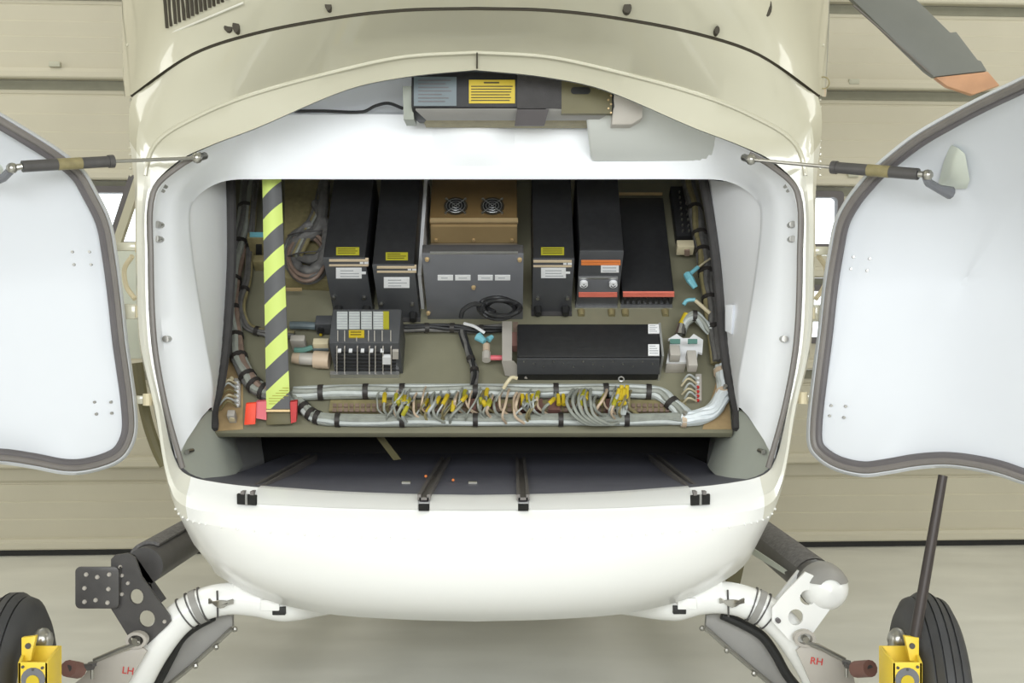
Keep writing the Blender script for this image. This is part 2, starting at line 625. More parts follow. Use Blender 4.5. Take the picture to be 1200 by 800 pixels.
B().tube(bead, 0.0055, 8).build('frame_bead', M_PAINTSH, heli)
# rivet row along the lower seam
rv = B()
low = frame_r[2]
n_all = len(low)
for i in list(range(4, 30)) + list(range(n_all - 30, n_all - 4)):
    p = low[i]
    if p.z < 0.66:
        rv.sphere(p + V((0, -0.003, 0)), 0.0032, 6)
rv.build('seam_rivets', M_WHITE, heli, stuff=True)

# cowling / tail boom root above the bay
C0 = [(0, 8, 2.352), (82, 10, 2.357), (157, 18, 2.372), (257, 37, 2.422), (332, 62, 2.482), (403, 111, 2.595), (405, 112, 2.8)]
C1 = [(0, -60, 2.18), (82, -58, 2.19), (157, -50, 2.22), (257, -30, 2.30), (335, 0, 2.42), (407, 55, 2.64), (408, 55, 2.85)]
C2 = [(0, -140, 2.05), (82, -140, 2.06), (157, -135, 2.10), (257, -120, 2.20), (335, -90, 2.40), (408, -35, 2.68), (409, -35, 2.88)]
C3 = [(0, -230, 2.0), (82, -228, 2.0), (157, -220, 2.05), (250, -205, 2.15), (325, -180, 2.40), (400, -130, 2.72), (400, -130, 2.92)]
cr = []
for c in (C0, C1, C2, C3):
    pts = [HP(*k) for k in c]
    last = pts[-1]
    pts.append(V((last.x, 4.6, last.z)))
    cr.append(mring(pts, 7))
cr = [list(r) for r in zip(*[spline(col, 5) for col in zip(*cr)])]
B().grid(cr).build('engine_cowling', M_PAINTSH, heli, smooth=50)
roofb = B()
top = cr[-1]
roofb.grid([top, [V((p.x * 0.8, p.y + 0.25, p.z + 0.18)) for p in top]])
roofb.build('cowling_roof', M_PAINTSH, heli)
gap_r = mirror_ring(half_ring([(k[0], k[1] + 1.5, k[2] + 0.004) for k in R2[:6]]))
gap_c = mirror_ring(half_ring([(k[0], k[1] - 2, k[2] + 0.004) for k in C0[:6]]))
B().tube([(a + b) / 2 for a, b in zip(gap_r, gap_c)], 0.0042, 6).build('cowling_gap', M_GAP, heli)
boom = B()
ax = (CX - 600) * 2.6 / F
boom.tube([(ax, 2.6, 2.42), (ax, 2.1, 2.36), (ax, 1.4, 2.34), (ax, 0.5, 2.36)], [0.42, 0.36, 0.28, 0.24], 28)
boom.build('tail_boom', M_PAINTSH, heli)


def cowl_pt(px, py):
    """point on the cowling surface seen at that pixel (closest of the fine grid)"""
    best = None
    for r in cr:
        for p in r:
            if p.y > 3:
                continue
            qx = 600 + p.x * F / p.y
            qy = 400 - (p.z - CAM.z) * F / p.y
            e = (qx - px) ** 2 + (qy - py) ** 2
            if best is None or e < best[0]:
                best = (e, p)
    d = best[1].y
    return P(px, py, d)


# louvred vent at the upper left of the cowling
vb = B()
for k in range(16):
    x = 196 + k * 5.0
    y1 = 34 - k * 2.35
    a, b2 = cowl_pt(x + 1, y1), cowl_pt(x - 2, y1 - 38)
    vb2 = B().tube([a + V((0, -0.008, 0)), b2 + V((0, -0.008, 0))], 0.0038, 6)
    vb2.build('vent_slat', M_GAP, heli)
fast = B()
for px, py, rx, rz in ((268, 33, 5, 5), (277, 31, 4, 8), (385, 6, 4, 7), (735, 10, 5, 6), (840, 36, 3, 5), (899, 9, 5, 11)):
    c = cowl_pt(px, py)
    s = c.y / F
    fast = B().plate([(cxx, czz) for cxx, czz in circle2(0, 0, rx * s, rz * s, 12)], [], lambda u, w: c + V((u, -0.006, w)), (0, 0.02, 0))
    fast.build('cowling_fastener', M_GAP, heli)
B().tube([cowl_pt(190, 44) + V((0, -0.004, 0)), cowl_pt(235, 25) + V((0, -0.004, 0)), cowl_pt(285, 4) + V((0, -0.004, 0))], 0.0025, 6).build('vent_edge', M_PAINTSH2, heli)
B().tube([P(559, 62, 2.555), P(559, 80, 2.592)], 0.002, 6).build('frame_seam', M_GAP, heli)
B().prism([P(852, 672, 3.0), P(866, 650, 3.0), P(874, 655, 3.0), P(866, 690, 3.0), P(852, 690, 3.0)], (0, 0.02, 0)).build('belly_step_bracket', M_OLIVE, heli)
# pull ring and edge rivets at the right flank
c = P(963, 97, 2.62)
rg = [c + V((0.014 * math.cos(a) + 0.004, 0, 0.014 * math.sin(a))) for a in [2 * math.pi * k / 16 for k in range(17)]]
B().tube(rg, 0.0016, 6, False).build('pull_ring', M_CABO, heli)
er = B()
for sx in (-1, 1):
    for k in range(26):
        py = 5 + k * 8
        er.sphere(HP(sx * (408 if py < 60 else 404), py, 2.64 if py > 50 else 2.72), 0.004, 6)
er.build('edge_rivets', M_PAINTSH, heli, stuff=True)

# door seal of the fuselage opening (dark strip on its rim)
seal_pts = mirror_ring(half_ring([(k[0] - (4 if i > 3 else 0), k[1] + (4 if i <= 5 else 0), k[2] - 0.004) for i, k in enumerate(R0[:11])]))
nseal = len(seal_pts)
for part in (seal_pts[:nseal // 2 - 25], seal_pts[nseal // 2 + 26:]):
    B().tube(part, 0.0065, 8).build('opening_seal', M_SEALD, heli)

# ---- white liner of the bay
def liner_row(keys, sub=6):
    return mirror_ring(half_ring(keys, sub))


I0 = [(k[0] - (2 if i > 4 else 0), k[1] + (1 if i <= 5 else 0), k[2] + 0.012) for i, k in enumerate(R0[:10])] + [(351, 537, 2.61)]
Ia = [(0, 66, 2.66), (80, 70, 2.66), (150, 82, 2.66), (250, 118, 2.66), (303, 158, 2.65), (343, 190, 2.63), (373, 228, 2.62), (378, 300, 2.62), (374, 400, 2.62), (361, 475, 2.62), (346, 531, 2.63)]
Ib = [(0, 92, 2.92), (80, 92, 2.92), (150, 94, 2.92), (250, 118, 2.82), (299, 162, 2.72), (340, 195, 2.67), (368, 233, 2.655), (371, 300, 2.65), (366, 400, 2.65), (352, 472, 2.65), (338, 515, 2.66)]
Ic = [(0, 131, 2.90), (80, 131, 2.90), (150, 131, 2.90), (250, 136, 2.84), (297, 175, 2.75), (335, 203, 2.70), (356, 236, 2.68), (358, 305, 2.67), (350, 400, 2.67), (338, 468, 2.67), (328, 500, 2.68)]
Ie = [(0, 134, 2.86), (80, 134, 2.86), (150, 134, 2.86), (250, 140, 2.83), (295, 182, 2.77), (332, 209, 2.72), (346, 240, 2.73), (343, 308, 2.72), (334, 400, 2.72), (324, 462, 2.72), (320, 488, 2.73)]
If = [(0, 206, 2.86), (80, 206, 2.86), (150, 206, 2.86), (250, 206, 2.86), (295, 208, 2.86), (324, 221, 2.82), (337, 245, 2.77), (332, 310, 2.76), (318, 400, 2.75), (310, 450, 2.75), (311, 478, 2.76)]
Ig = [(0, 210, 2.865), (80, 210, 2.865), (150, 210, 2.865), (250, 210, 2.865), (293, 212, 2.87), (320, 225, 2.84), (334, 247, 2.785), (329, 312, 2.775), (315, 401, 2.765), (307, 450, 2.765), (308, 477, 2.77)]
Ih = [(0, 206, 2.92), (80, 206, 2.92), (150, 206, 2.92), (250, 206, 2.92), (293, 208, 2.92), (320, 222, 2.88), (334, 247, 2.81), (329, 312, 2.80), (315, 401, 2.79), (307, 450, 2.79), (308, 477, 2.79)]
B().grid([liner_row(k) for k in (I0, Ia, Ib, Ic, Ie, If, Ig, Ih)]).build('bay_liner', M_LINER, heli, smooth=40)

# grey wedge duct hanging under the header at the right
dct = B()
a0, a1, b0, b1 = P(684, 138, 2.84), P(872, 138, 2.80), P(694, 186, 2.85), P(868, 178, 2.84)
dct.prism([P(684, 112, 2.70), P(690, 170, 2.80), P(693, 190, 2.856), P(684, 112, 2.88)], P(880, 112, 2.70) - P(684, 112, 2.70))
dct.build('header_duct', M_GREYD, heli, bevel=0.008, seg=3)
cup = B()
rows = []
for k in range(9):
    py = 140 + k * 7
    g = 1.0 if py < 172 else max(0.0, math.cos((py - 172) / 24 * math.pi / 2))
    rows.append([P(500 + q * 5.5, py, 2.862 - 0.022 * g * math.sin(math.pi * q / 20) ** 1.5) for q in range(21)])
cup.grid(rows)
cup.build('header_bulge', M_LINER, heli, smooth=60)
# rubber cable on the header ledge
B().tube(spline([P(345, 130, 2.855), P(380, 130, 2.855), P(425, 131, 2.855), P(440, 124, 2.85), P(455, 121, 2.84), P(472, 127, 2.82)], 6), 0.0042, 8).build('header_cable', M_CABK, heli)
# small liner screws
scr = B()
for sx in (-1, 1):
    for py, h in ((217, 366), (222, 369), (263, 371), (280, 371), (397, 362)):
        p = HP(sx * h, py, 2.645)
        scr.tube([p + V((0, 0.03, 0)), p + V((0, -0.008, 0))], 0.008, 10)
scr.build('liner_screws', M_STEEL, heli, stuff=True)
for sx in (-1, 1):
    # inner side panels
    outer = [(322, 216, 2.87), (335, 246, 2.80), (329, 312, 2.79), (315, 401, 2.775), (307, 450, 2.775), (309, 480, 2.78)]
    inner = [(291, 210, 3.08), (289, 246, 3.06), (289, 312, 3.03), (295, 401, 2.98), (302, 450, 2.94), (310, 482, 2.92)]
    if sx > 0:
        inner = [(270, 210, 3.10), (277, 246, 3.08), (286, 312, 3.04), (294, 401, 2.98), (302, 450, 2.94), (310, 482, 2.92)]
    ro = spline([HP(sx * h, py, d) for h, py, d in outer], 4)
    ri = spline([HP(sx * h, py, d) for h, py, d in inner], 4)
    B().grid([ro, [(a + b) / 2 + V((-sx * 0.004, 0, 0)) for a, b in zip(ro, ri)], ri]).build('side_panel', M_SIDE, heli, smooth=60)
    foam = spline([HP(sx * (h - 3), py, d - 0.01) for h, py, d in inner[1:]] + [HP(sx * 306, 503, 2.885)], 4)
    B().tube([HP(sx * (inner[0][0] - 4), 205, 3.08)] + foam, [0.0135] * len(foam) + [0.011], 8).build('edge_foam', M_FOAM, heli)
    # rounded lower corner panels
    T = [(351, 537, 2.62), (340, 516, 2.70), (325, 496, 2.79), (311, 480, 2.88), (296, 484, 3.02), (284, 500, 3.15)]
    Bt = [(347, 547, 2.625), (335, 559, 2.67), (312, 563, 2.78), (290, 561, 2.90), (277, 552, 3.03), (272, 545, 3.16)]
    rt = spline([HP(sx * h, py, d) for h, py, d in T], 4)
    rb = spline([HP(sx * h, py, d) for h, py, d in Bt], 4)
    B().grid([rt, [(a * 2 + b) / 3 + V((sx * .006, 0.01, 0)) for a, b in zip(rt, rb)], [(a + b * 2) / 3 + V((sx * .004, 0.006, 0)) for a, b in zip(rt, rb)], rb]).build('corner_panel', M_CORNER, heli, smooth=60)
    p = HP(sx * 336, 529, 2.70)
    B().tube([p + V((0, -0.015, 0)), p + V((0, 0.03, 0))], 0.006, 10).build('corner_screw', M_STEEL, heli)
# latch handle on the right side panel
B().prism([P(853, 357, 2.93), P(862, 357, 2.90), P(860, 392, 2.90), P(853, 388, 2.93)], (-0.012, -0.02, 0)).build('panel_latch', M_LINER, heli, bevel=0.003)

# ---- cargo floor, rails and sill
lip = mirror_ring(half_ring(R0))
lipl = [p for p in lip if p.z < 0.745]
r_lip = [p + V((0, 0.004, -0.002)) for p in lip[:26]][::-1]
bot = [p for p in lip if p.z < 0.74 and p.z > 0]
nl = 6 * 4 + 3
cen = lip[:nl] + []
half_low = half_ring(R0)[-nl:]
low_full = []
for p in half_low:
    low_full.append(p)
lowm = [V((2 * (CX - 600) * p.y / F - p.x, p.y, p.z)) for p in half_low]
curve = half_low + lowm[::-1][1:]
rowA = [p + V((0, 0.003, 0.0005)) for p in curve]
rowB = [V((p.x, 2.75, 0.655 + (p.z - 0.655) * 0.5)) for p in curve]
rowC = [V((p.x * 0.95, 3.1, 0.655)) for p in curve]
rowD = [V((p.x * 0.9, 3.62, 0.655)) for p in curve]
B().grid([rowA, rowB, rowC, rowD]).build('cargo_floor', M_CFLOOR, heli, smooth=60)
xr = [(px - 600) * 2.58 / F for px in (290, 497, 613, 820)]
zr = {0: 0.668, 1: 0.660, 2: 0.660, 3: 0.668}


def lip_at(px, frac):
    """point on the lip face between floor edge (0) and lower crease (1) at that pixel column"""
    h = abs(px - CX)
    a = spline([(k[0], k[1], k[2]) for k in R0[10:]], 8)
    b = spline([(k[0], k[1], k[2]) for k in R1[10:]], 8)

    def at(c):
        for p, q in zip(c, c[1:]):
            if q.x <= h <= p.x:
                t = (h - p.x) / (q.x - p.x) if q.x != p.x else 0
                return p + (q - p) * t
        return c[-1]
    pa, pb = at(a), at(b)
    m = pa + (pb - pa) * frac
    return P(px, m.y, m.z)


for i, x in enumerate(xr):
    r = B()
    zz = 0.656
    for s in (-1, 1):
        r.aabox(x + s * 0.011 - 0.004, x + s * 0.011 + 0.004, 2.575, 3.42, zz - 0.004, zz + 0.016 if i in (0, 3) else zz + 0.009)
    r.aabox(x - 0.011, x + 0.011, 2.575, 3.42, zz - 0.004, zz + 0.002)
    rr = r.build('floor_rail', M_SEALD, heli)
    px = (290, 497, 613, 820)[i]
    w = 11 if i in (0, 3) else 6
    y0f, y1f = (0.42, 0.95) if i in (0, 3) else (0.52, 0.95)
    a = lip_at(px - w, y0f) + V((0, -0.012, 0))
    b_ = lip_at(px + w, y0f) + V((0, -0.012, 0))
    c = lip_at(px + w, y1f) + V((0, -0.010, 0))
    d = lip_at(px - w, y1f) + V((0, -0.010, 0))
    B().prism([a, b_, c, d], (0, 0.02, 0)).build('rail_end_cap', M_RUB, rr)
    if i in (0, 3):
        q = (a + b_) / 2
        B().prism([q + V((-0.0025, -0.002, 0.002)), q + V((0.0025, -0.002, 0.002)), (c + d) / 2 + V((0.0025, -0.002, 0)), (c + d) / 2 + V((-0.0025, -0.002, 0))], (0, 0.004, 0)).build('cap_divider', M_ALU, rr)
    else:
        B().prism([lip_at(px - 5, 0.1) + V((0, -.008, 0)), lip_at(px + 5, 0.1) + V((0, -.008, 0)), lip_at(px + 5, 0.35) + V((0, -.009, 0)), lip_at(px - 5, 0.35) + V((0, -.009, 0))], (0, 0.02, 0)).build('rail_stop', M_SEAL, rr)
for x0, x1 in ((303, 490), (504, 607), (620, 808)):
    b = B()
    xs = [x0 + (x1 - x0) * k / 12 for k in range(13)]
    up = [lip_at(x, 0.05) + V((0, -0.006, 0.001)) for x in xs]
    dn = [lip_at(x, 0.85) + V((0, -0.012, 0)) for x in xs]
    back = [p + V((0, 0.03, 0.002)) for p in up]
    dn2 = [p + V((0, 0.02, -0.001)) for p in dn]
    b.grid([back, up, dn, dn2])
    b.build('sill_plate', M_WHITE, heli, smooth=30)
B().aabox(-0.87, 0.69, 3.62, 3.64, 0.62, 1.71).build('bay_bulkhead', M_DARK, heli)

# ================================================================== EQUIPMENT DECK
DO = P(557, 507, 2.90)
T_ = (P(557, 200, 3.50) - DO)
T_.x = 0
T_.normalize()
S_ = V((1, 0, 0))
N_ = V((0, -T_.z, T_.y))


def dk(px, py, n=0.0):
    return hit(px, py, DO + N_ * n, N_)


dl0, dr0, dl1, dr1 = dk(249, 507), dk(859, 507), dk(277, 196), dk(831, 196)
B().prism([dl0, dr0, dr1, dl1], N_ * -0.022).build('equipment_deck', M_DECK, heli, bevel=0.002)
B().prism([dl0 + T_ * 0.004, dk(285, 503) + T_ * 0.0, dk(285, 420), dk(257, 420)], N_ * 0.002).build('deck_edge_strip', M_WOOD, heli)
B().prism([dk(823, 503), dk(857, 503), dk(850, 425), dk(846, 425)], N_ * 0.002).build('deck_edge_strip', M_WOOD, heli)


class DeckBox:
    """box standing on the sloping deck: px0..px1 wide, front foot at pyb, front top edge at pym, rear top edge at pyt"""

    def __init__(s, px0, px1, pyb, pym, pyt, lift=0.0):
        s.base = dk((px0 + px1) / 2, pyb, lift)
        r = V((0, 1.0, -(pym - 400) / F))
        # base + h N on the sight line of row pym
        by, bz = s.base.y, s.base.z - CAM.z
        det = N_.y * (-r.z) - (-r.y) * N_.z
        h = ((-by) * (-r.z) - (-r.y) * (-bz)) / det
        s.h, s.lift = h, lift
        tf = s.base + N_ * h
        back = dk((px0 + px1) / 2, pyt, lift + h)
        s.L = (back - tf).dot(T_)
        d = (s.base.y + tf.y) / 2
        s.x0, s.x1 = (px0 - 600) * d / F, (px1 - 600) * d / F

    def corner(s, u, n, t):
        return V((s.x0 + (s.x1 - s.x0) * u, s.base.y, s.base.z)) + N_ * n + T_ * t

    def body(s, b=None):
        b = b or B()
        return b.prism([s.corner(0, 0, 0), s.corner(1, 0, 0), s.corner(1, s.h, 0), s.corner(0, s.h, 0)], T_ * s.L)

    def front(s, px, py, e=0.0):
        return hit(px, py, s.base - T_ * e, T_)

    def top(s, px, py, e=0.0):
        return dk(px, py, s.lift + s.h + e)

    def fdecal(s, x0, y0, x1, y1, th=0.0015):
        return B().prism([s.front(x0, y0), s.front(x1, y0), s.front(x1, y1), s.front(x0, y1)], T_ * -th)

    def tdecal(s, x0, y0, x1, y1, th=0.0015):
        return B().prism([s.top(x0, y0), s.top(x1, y0), s.top(x1, y1), s.top(x0, y1)], N_ * th)

    def panel(s, name, m, parent, th=0.004, inset=0.0):
        return B().prism([s.corner(inset, inset * 0.05, 0), s.corner(1 - inset, inset * 0.05, 0), s.corner(1 - inset, s.h, 0), s.corner(inset, s.h, 0)], T_ * -th).build(name, m, parent, bevel=0.001)

    def loc(s):
        return s.corner(0.5, 0, 0)


def lines(box, x0, y0, x1, y1, n, face='f', frac=None, e=0.0022):
    b = B()
    for k in range(n):
        y = y0 + (y1 - y0) * (k + 0.5) / n
        hh = (y1 - y0) / n * 0.14
        xe = x1 - (x1 - x0) * random.choice((0, .1, .3))
        fn = box.fdecal if face == 'f' else box.tdecal
        q = fn(x0, y - hh, xe, y + hh, e)
        b.add(q.v, q.f)
    return b


def bolts(name, pts, r, m, parent, axis, ln=0.006):
    for p in pts:
        B().tube([p, p + axis * ln], [r, r * 0.8], 8).build(name, m, parent)


# ---- three radio boxes with yellow labels
def radio(px0, px1, pyb, pym, ylab, stripes, wlab, label, tab=None, tray=None, text_left=True):
    bx = DeckBox(px0, px1, pyb, pym, 196)
    t = thing('avionics_box', label, 'avionics box', bx.loc(), 'black radio boxes with yellow warning labels')
    bx.body().build('case', M_BLACK, t, bevel=0.004)
    bx.panel('front_panel', M_CHAR, t, 0.005)
    y = bx.tdecal(*ylab).build('warning_label', M_YELD, t, label='small olive yellow warning label')
    lines(bx, ylab[0] + 2, ylab[1] + 1, ylab[2] - 2, ylab[3] - 1, 3, 't').build('printed_lines', M_INKD, y)
    for i, (sy0, sy1) in enumerate(stripes):
        bx.fdecal(px0 + 1, sy0, px1 - 1, sy1, 0.008).build('trim_stripe', M_GOLD, t)
    mk = B()
    q = bx.fdecal(px1 - 11, stripes[0][1] + 1, px1 - 7, stripes[1][0] - 1, 0.007)
    mk.add(q.v, q.f)
    q = bx.fdecal(px1 - 6, stripes[0][1] + 1, px1 - 1, stripes[1][0] - 1, 0.007)
    mk.add(q.v, q.f)
    mk.build('model_marks', M_LABEL, t)
    w = bx.fdecal(*wlab, 0.007).build('serial_label', M_LABEL, t, label='white serial label with fine grey print')
    lines(bx, wlab[0] + 5, wlab[1] + 1, wlab[2] - 3, wlab[3] - 1, 3, 'f', e=0.0078).build('printed_lines', M_INK, w)
    if tab:
        bx.fdecal(*tab, 0.007).build('label_tab', M_LABEL, t)
    for fx in (px0 + 6, px1 - 6):
        p = bx.front(fx, pym + (pyb - pym) * 0.72)
        B().tube([p, p - T_ * 0.012], [0.006, 0.005], 10).build('hold_down_screw', M_STEEL, t)
    # mounting tray and thumb knobs
    B().prism([bx.corner(-0.02, -0.004, 0.02), bx.corner(1.02, -0.004, 0.02), bx.corner(1.02, 0.004, 0.02), bx.corner(-0.02, 0.004, 0.02)], T_ * -0.04).build('mounting_tray', M_SKID, t)
    for u in (0.15, 0.85):
        c0 = bx.corner(u, 0.02, -0.004)
        B().tube([c0, c0 - T_ * 0.026], [0.012, 0.010], 10).build('thumb_knob', M_RUB, t, label='black thumb knob')
    return t, bx


radio(385, 433, 364, 301, (394, 290, 421, 299), ((302, 304), (308, 309.5)), (394, 312, 424, 324), 'black radio box next to the coiled cable, first of the dark boxes from the left', tab=(424, 316.5, 429, 319))
radio(441, 489, 371, 309, (452, 296, 478, 305), ((310, 312), (315.5, 317)), (450, 323, 480, 335), 'black radio box against the upright silver divider, just left of the bronze unit')
radio(624, 671, 364, 302, (634, 290, 661, 299), ((303, 305), (309, 310.5)), (634, 312, 663, 323.5), 'black radio box right of the slate grey junction box', tab=(663, 316.5, 668, 318.5))

# ---- unit with two white knobs and orange stripes
bx = DeckBox(677, 727, 358, 293, 196)
t = thing('avionics_box', 'black receiver box with orange stripes and two round white knobs', 'avionics box', bx.loc())
bx.body().build('case', M_BLACK, t, bevel=0.004)
bx.panel('front_panel', M_CHAR, t, 0.005)
bx.fdecal(681, 303, 727, 305.2, 0.007).build('trim_stripe', M_ORG, t)
bx.fdecal(681, 306, 727, 308.5, 0.007).build('trim_stripe', M_ORG, t)
w = bx.fdecal(704, 308.8, 725, 317, 0.0072).build('serial_label', M_LABEL, t)
lines(bx, 706, 309.5, 722, 316.5, 2, e=0.008).build('printed_lines', M_INK, w)
bx.fdecal(678, 322.5, 724, 324.3, 0.009).build('front_ledge', M_ALU, t)
bx.fdecal(678, 324.8, 724, 339.5, 0.008).build('knob_panel', M_GREYP, t)
for x in (684, 718.5):
    c = bx.front(x, 331, 0.008)
    k = B().tube([c, c - T_ * 0.010], 0.0115, 16).build('knob', M_LABEL, t, label='round white knob')
    c2 = c - T_ * 0.0102
    ar = [c2 + S_ * 0.006 * math.cos(a) + N_ * (0.006 * math.sin(a) - 0.001) for a in [math.pi + math.pi * j / 8 for j in range(9)]]
    m_ = B().tube(ar, 0.0014, 6)
    m_.sphere(c2 + N_ * 0.003, 0.002, 6)
    m_.build('knob_mark', M_RUB, k)
bx.fdecal(678, 340, 723, 342.3, 0.009).build('trim_stripe', M_SALM, t)
bx.fdecal(678, 343, 723, 345.2, 0.009).build('trim_stripe', M_SALM, t)
B().prism([bx.corner(-0.02, -0.004, 0.02), bx.corner(1.0, -0.004, 0.02), bx.corner(1.0, 0.003, 0.02), bx.corner(-0.02, 0.003, 0.02)], T_ * -0.03).build('mounting_tray', M_ALU, t)
for u in (0.12, 0.85):
    c = bx.corner(u, 0.002, -0.02)
    B().tube([c, c - T_ * 0.02], [0.011, 0.009], 12).build('thumb_knob', M_CABO, t, label='olive thumb knob')

# ---- wide low black unit
bx = DeckBox(728, 789, 358, 343, 231)
t = thing('avionics_box', 'wide black equipment box with one salmon stripe, right end of the upper row', 'avionics box', bx.loc())
bx.body().build('case', M_BLACK, t, bevel=0.005)
bx.tdecal(722, 227, 776, 229, 0.006).build('rear_edge_strip', M_TAN, t)
bx.fdecal(730, 341.2, 790, 343, 0.006).build('trim_stripe', M_SALM, t)
bx.fdecal(730, 344, 790, 346, 0.006).build('trim_stripe', M_SALM, t)
for k in range(9):
    bx.fdecal(731 + k * 6.6, 347.5, 734 + k * 6.6, 354, 0.006).build('front_fin', M_RUB, t)
B().prism([bx.corner(0, -0.004, 0.02), bx.corner(1.0, -0.004, 0.02), bx.corner(1.0, 0.003, 0.02), bx.corner(0, 0.003, 0.02)], T_ * -0.03).build('mounting_tray', M_ALU, t)
for u in (0.08, 0.85):
    c = bx.corner(u, 0.002, -0.02)
    B().tube([c, c - T_ * 0.02], [0.011, 0.009], 12).build('thumb_knob', M_CABO, t, label='olive thumb knob')
# second narrow dark filler unit behind (top right of the knob box)

# ---- upright divider plate
bx = DeckBox(491.5, 495.5, 362, 322, 196)
t = bx.body().build('divider_plate', M_LABEL)
tag(t, 'thin upright silver divider plate between black radio box and bronze unit', 'divider plate')

# ---- bronze fan unit
bx = DeckBox(505, 606, 300, 259, 196)
t = thing('fan_unit', 'bronze brown power unit with two small round cooling fans', 'power unit', bx.loc())
bx.body().build('case', M_BROWN, t, bevel=0.003)
bx.tdecal(504, 257, 607, 261.5, 0.006).build('front_edge_strip', M_TAN, t, label='pale champagne metal edge strip')
for fx in (534, 577):
    c = bx.top(fx, 242, 0.0)
    f = B().plate(circle2(0, 0, 0.034, 0.034, 20), [circle2(0, 0, 0.029, 0.029, 20)], lambda u, w: c + S_ * u + T_ * w, N_ * 0.004).build('fan', M_GAP, t)
    B().tube([c, c + N_ * 0.001], 0.029, 20).build('fan_opening', M_RUB, f)
    for q in range(3):
        rr = 0.010 + q * 0.0085
        B().tube([c + N_ * 0.004 + S_ * rr * math.cos(a) + T_ * rr * math.sin(a) for a in [2 * math.pi * k / 20 for k in range(21)]], 0.001, 6, False).build('guard_ring', M_ALU, f)
    for a in (math.pi / 4, 3 * math.pi / 4):
        e = S_ * math.cos(a) + T_ * math.sin(a)
        B().tube([c + N_ * 0.004 - e * 0.039, c + N_ * 0.004 + e * 0.039], 0.0012, 6).build('guard_spoke', M_ALU, f)
        for s in (-1, 1):
            B().tube([c + e * 0.039 * s, c + e * 0.039 * s + N_ * 0.005], 0.004, 8).build('fan_screw', M_STEEL, f)
bx.fdecal(505, 262, 606, 281, 0.012).build('front_cover', M_TANB, t)
for k in range(5):
    bx.fdecal(505, 282.5 + k * 2.6, 606, 284.2 + k * 2.6, 0.014).build('cooling_rib', M_RIB, t)
for sx in (511, 555, 600):
    p = bx.front(sx, 280.5, 0.012)
    B().tube([p, p - T_ * 0.006], 0.0045, 8).build('cover_screw', M_TAN, t)

# ---- slate grey junction box with four white labels
bx = DeckBox(498, 613, 372, 296, 286)
t = thing('junction_box', 'slate grey junction box with four small white labels in a row', 'junction box', bx.loc())
bx.body().build('case', M_SKID, t, bevel=0.003)
bx.panel('front_panel', M_GREYP, t, 0.006)
bx.fdecal(504, 294.5, 607, 296, 0.006).build('top_edge_strip', M_ALU, t)
for x0, x1 in ((513, 531), (533.5, 551.5), (560, 577.5), (580, 598)):
    w = bx.fdecal(x0, 320, x1, 326, 0.0075).build('name_label', M_LABEL, t)
    lines(bx, x0 + 4, 321.5, x1 - 3, 324.5, 1, e=0.0083).build('printed_lines', M_INK, w)
for x, y in ((500.5, 303), (609, 303.5), (555, 336), (502, 366)):
    p = bx.front(x, y, 0.006)
    B().tube([p, p - T_ * 0.007], [0.0065, 0.005], 10).build('cover_screw', M_TAN, t)

# ---- coiled black cable on the junction box foot
t = thing('cable_coil', 'black coiled cable bunched below the right half of the grey junction box', 'cable', dk(580, 374, 0.02))
for k in range(5):
    cx, cy = 585 + random.uniform(-4, 6), 362 + random.uniform(-3, 2)
    rx, ry = random.uniform(18, 24), random.uniform(9, 12)
    pts = [dk(cx + rx * math.cos(a), cy + ry * math.sin(a), 0.17 + 0.012 * k + 0.01 * math.sin(3 * a)) for a in [2 * math.pi * j / 24 for j in range(25)]]
    B().tube(pts, 0.0055, 8, False).build('cable_loop', M_CABK, t)
B().tube(spline([dk(540, 372, 0.15), dk(543, 363, 0.17), dk(556, 356, 0.18), dk(570, 361, 0.18), dk(580, 366, 0.18)], 6), 0.0065, 8).build('cable_end', M_CABK, t)

# ---- coiled cable upper left on brown plate
pl = B().prism([dk(335, 339, 0.0), dk(386, 341, 0.0), dk(386, 214, 0.0), dk(337, 214, 0.0)], N_ * 0.05)
t = pl.build('mounting_plate', M_CABO, bevel=0.002)
tag(t, 'olive brown mounting plate behind the coiled cable at upper left', 'mounting plate')
e = B().prism([dk(334, 341, 0.05), dk(354, 341, 0.05), dk(354, 338.5, 0.05), dk(334, 338.5, 0.05)], N_ * 0.006).build('plate_edge', M_TAN, t)
t = thing('cable_coil', 'grey and brown coil of cable hanging beside the striped strap', 'cable', dk(358, 320, 0.055))
for k in range(9):
    cx, cy = 359 + random.uniform(-3, 3), 294 + k * 1.3
    rx, ry = 24 + random.uniform(-3, 2), 26 + random.uniform(-4, 2)
    pts = [dk(cx + rx * math.cos(a), cy + ry * math.sin(a), 0.062 + 0.008 * (k % 4) + 0.006 * math.sin(2 * a + k)) for a in [2 * math.pi * j / 28 for j in range(29)]]
    B().tube(pts, 0.0056, 8, False).build('cable_loop', (M_CABD, M_CABG, M_CABD, M_CABB)[k % 4], t)
for k in range(5):
    o_ = k * 3
    B().tube(spline([dk(374 + o_ * 0.6, 222, 0.06), dk(366 + o_, 250, 0.085), dk(352 + o_, 275, 0.09), dk(340 + o_, 300, 0.085)], 6), 0.0065, 8).build('cable', (M_CABD, M_CABO, M_CABG)[k % 3], t)
for pts_, r_ in (([(380, 215), (378, 245), (372, 270), (352, 280), (341, 296), (347, 312), (362, 318), (377, 308), (382, 290)], 0.017), ([(370, 238), (380, 262), (383, 285), (372, 302), (354, 302), (344, 288), (352, 272), (366, 262)], 0.015)):
    c_ = spline([dk(x, y, 0.082 + 0.014 * math.sin(i)) for i, (x, y) in enumerate(pts_)], 6)
    B().tube(c_, [r_ * (1 + 0.12 * math.sin(i * 1.3)) for i in range(len(c_))], 10).build('wrapped_bundle', M_CABD, t)
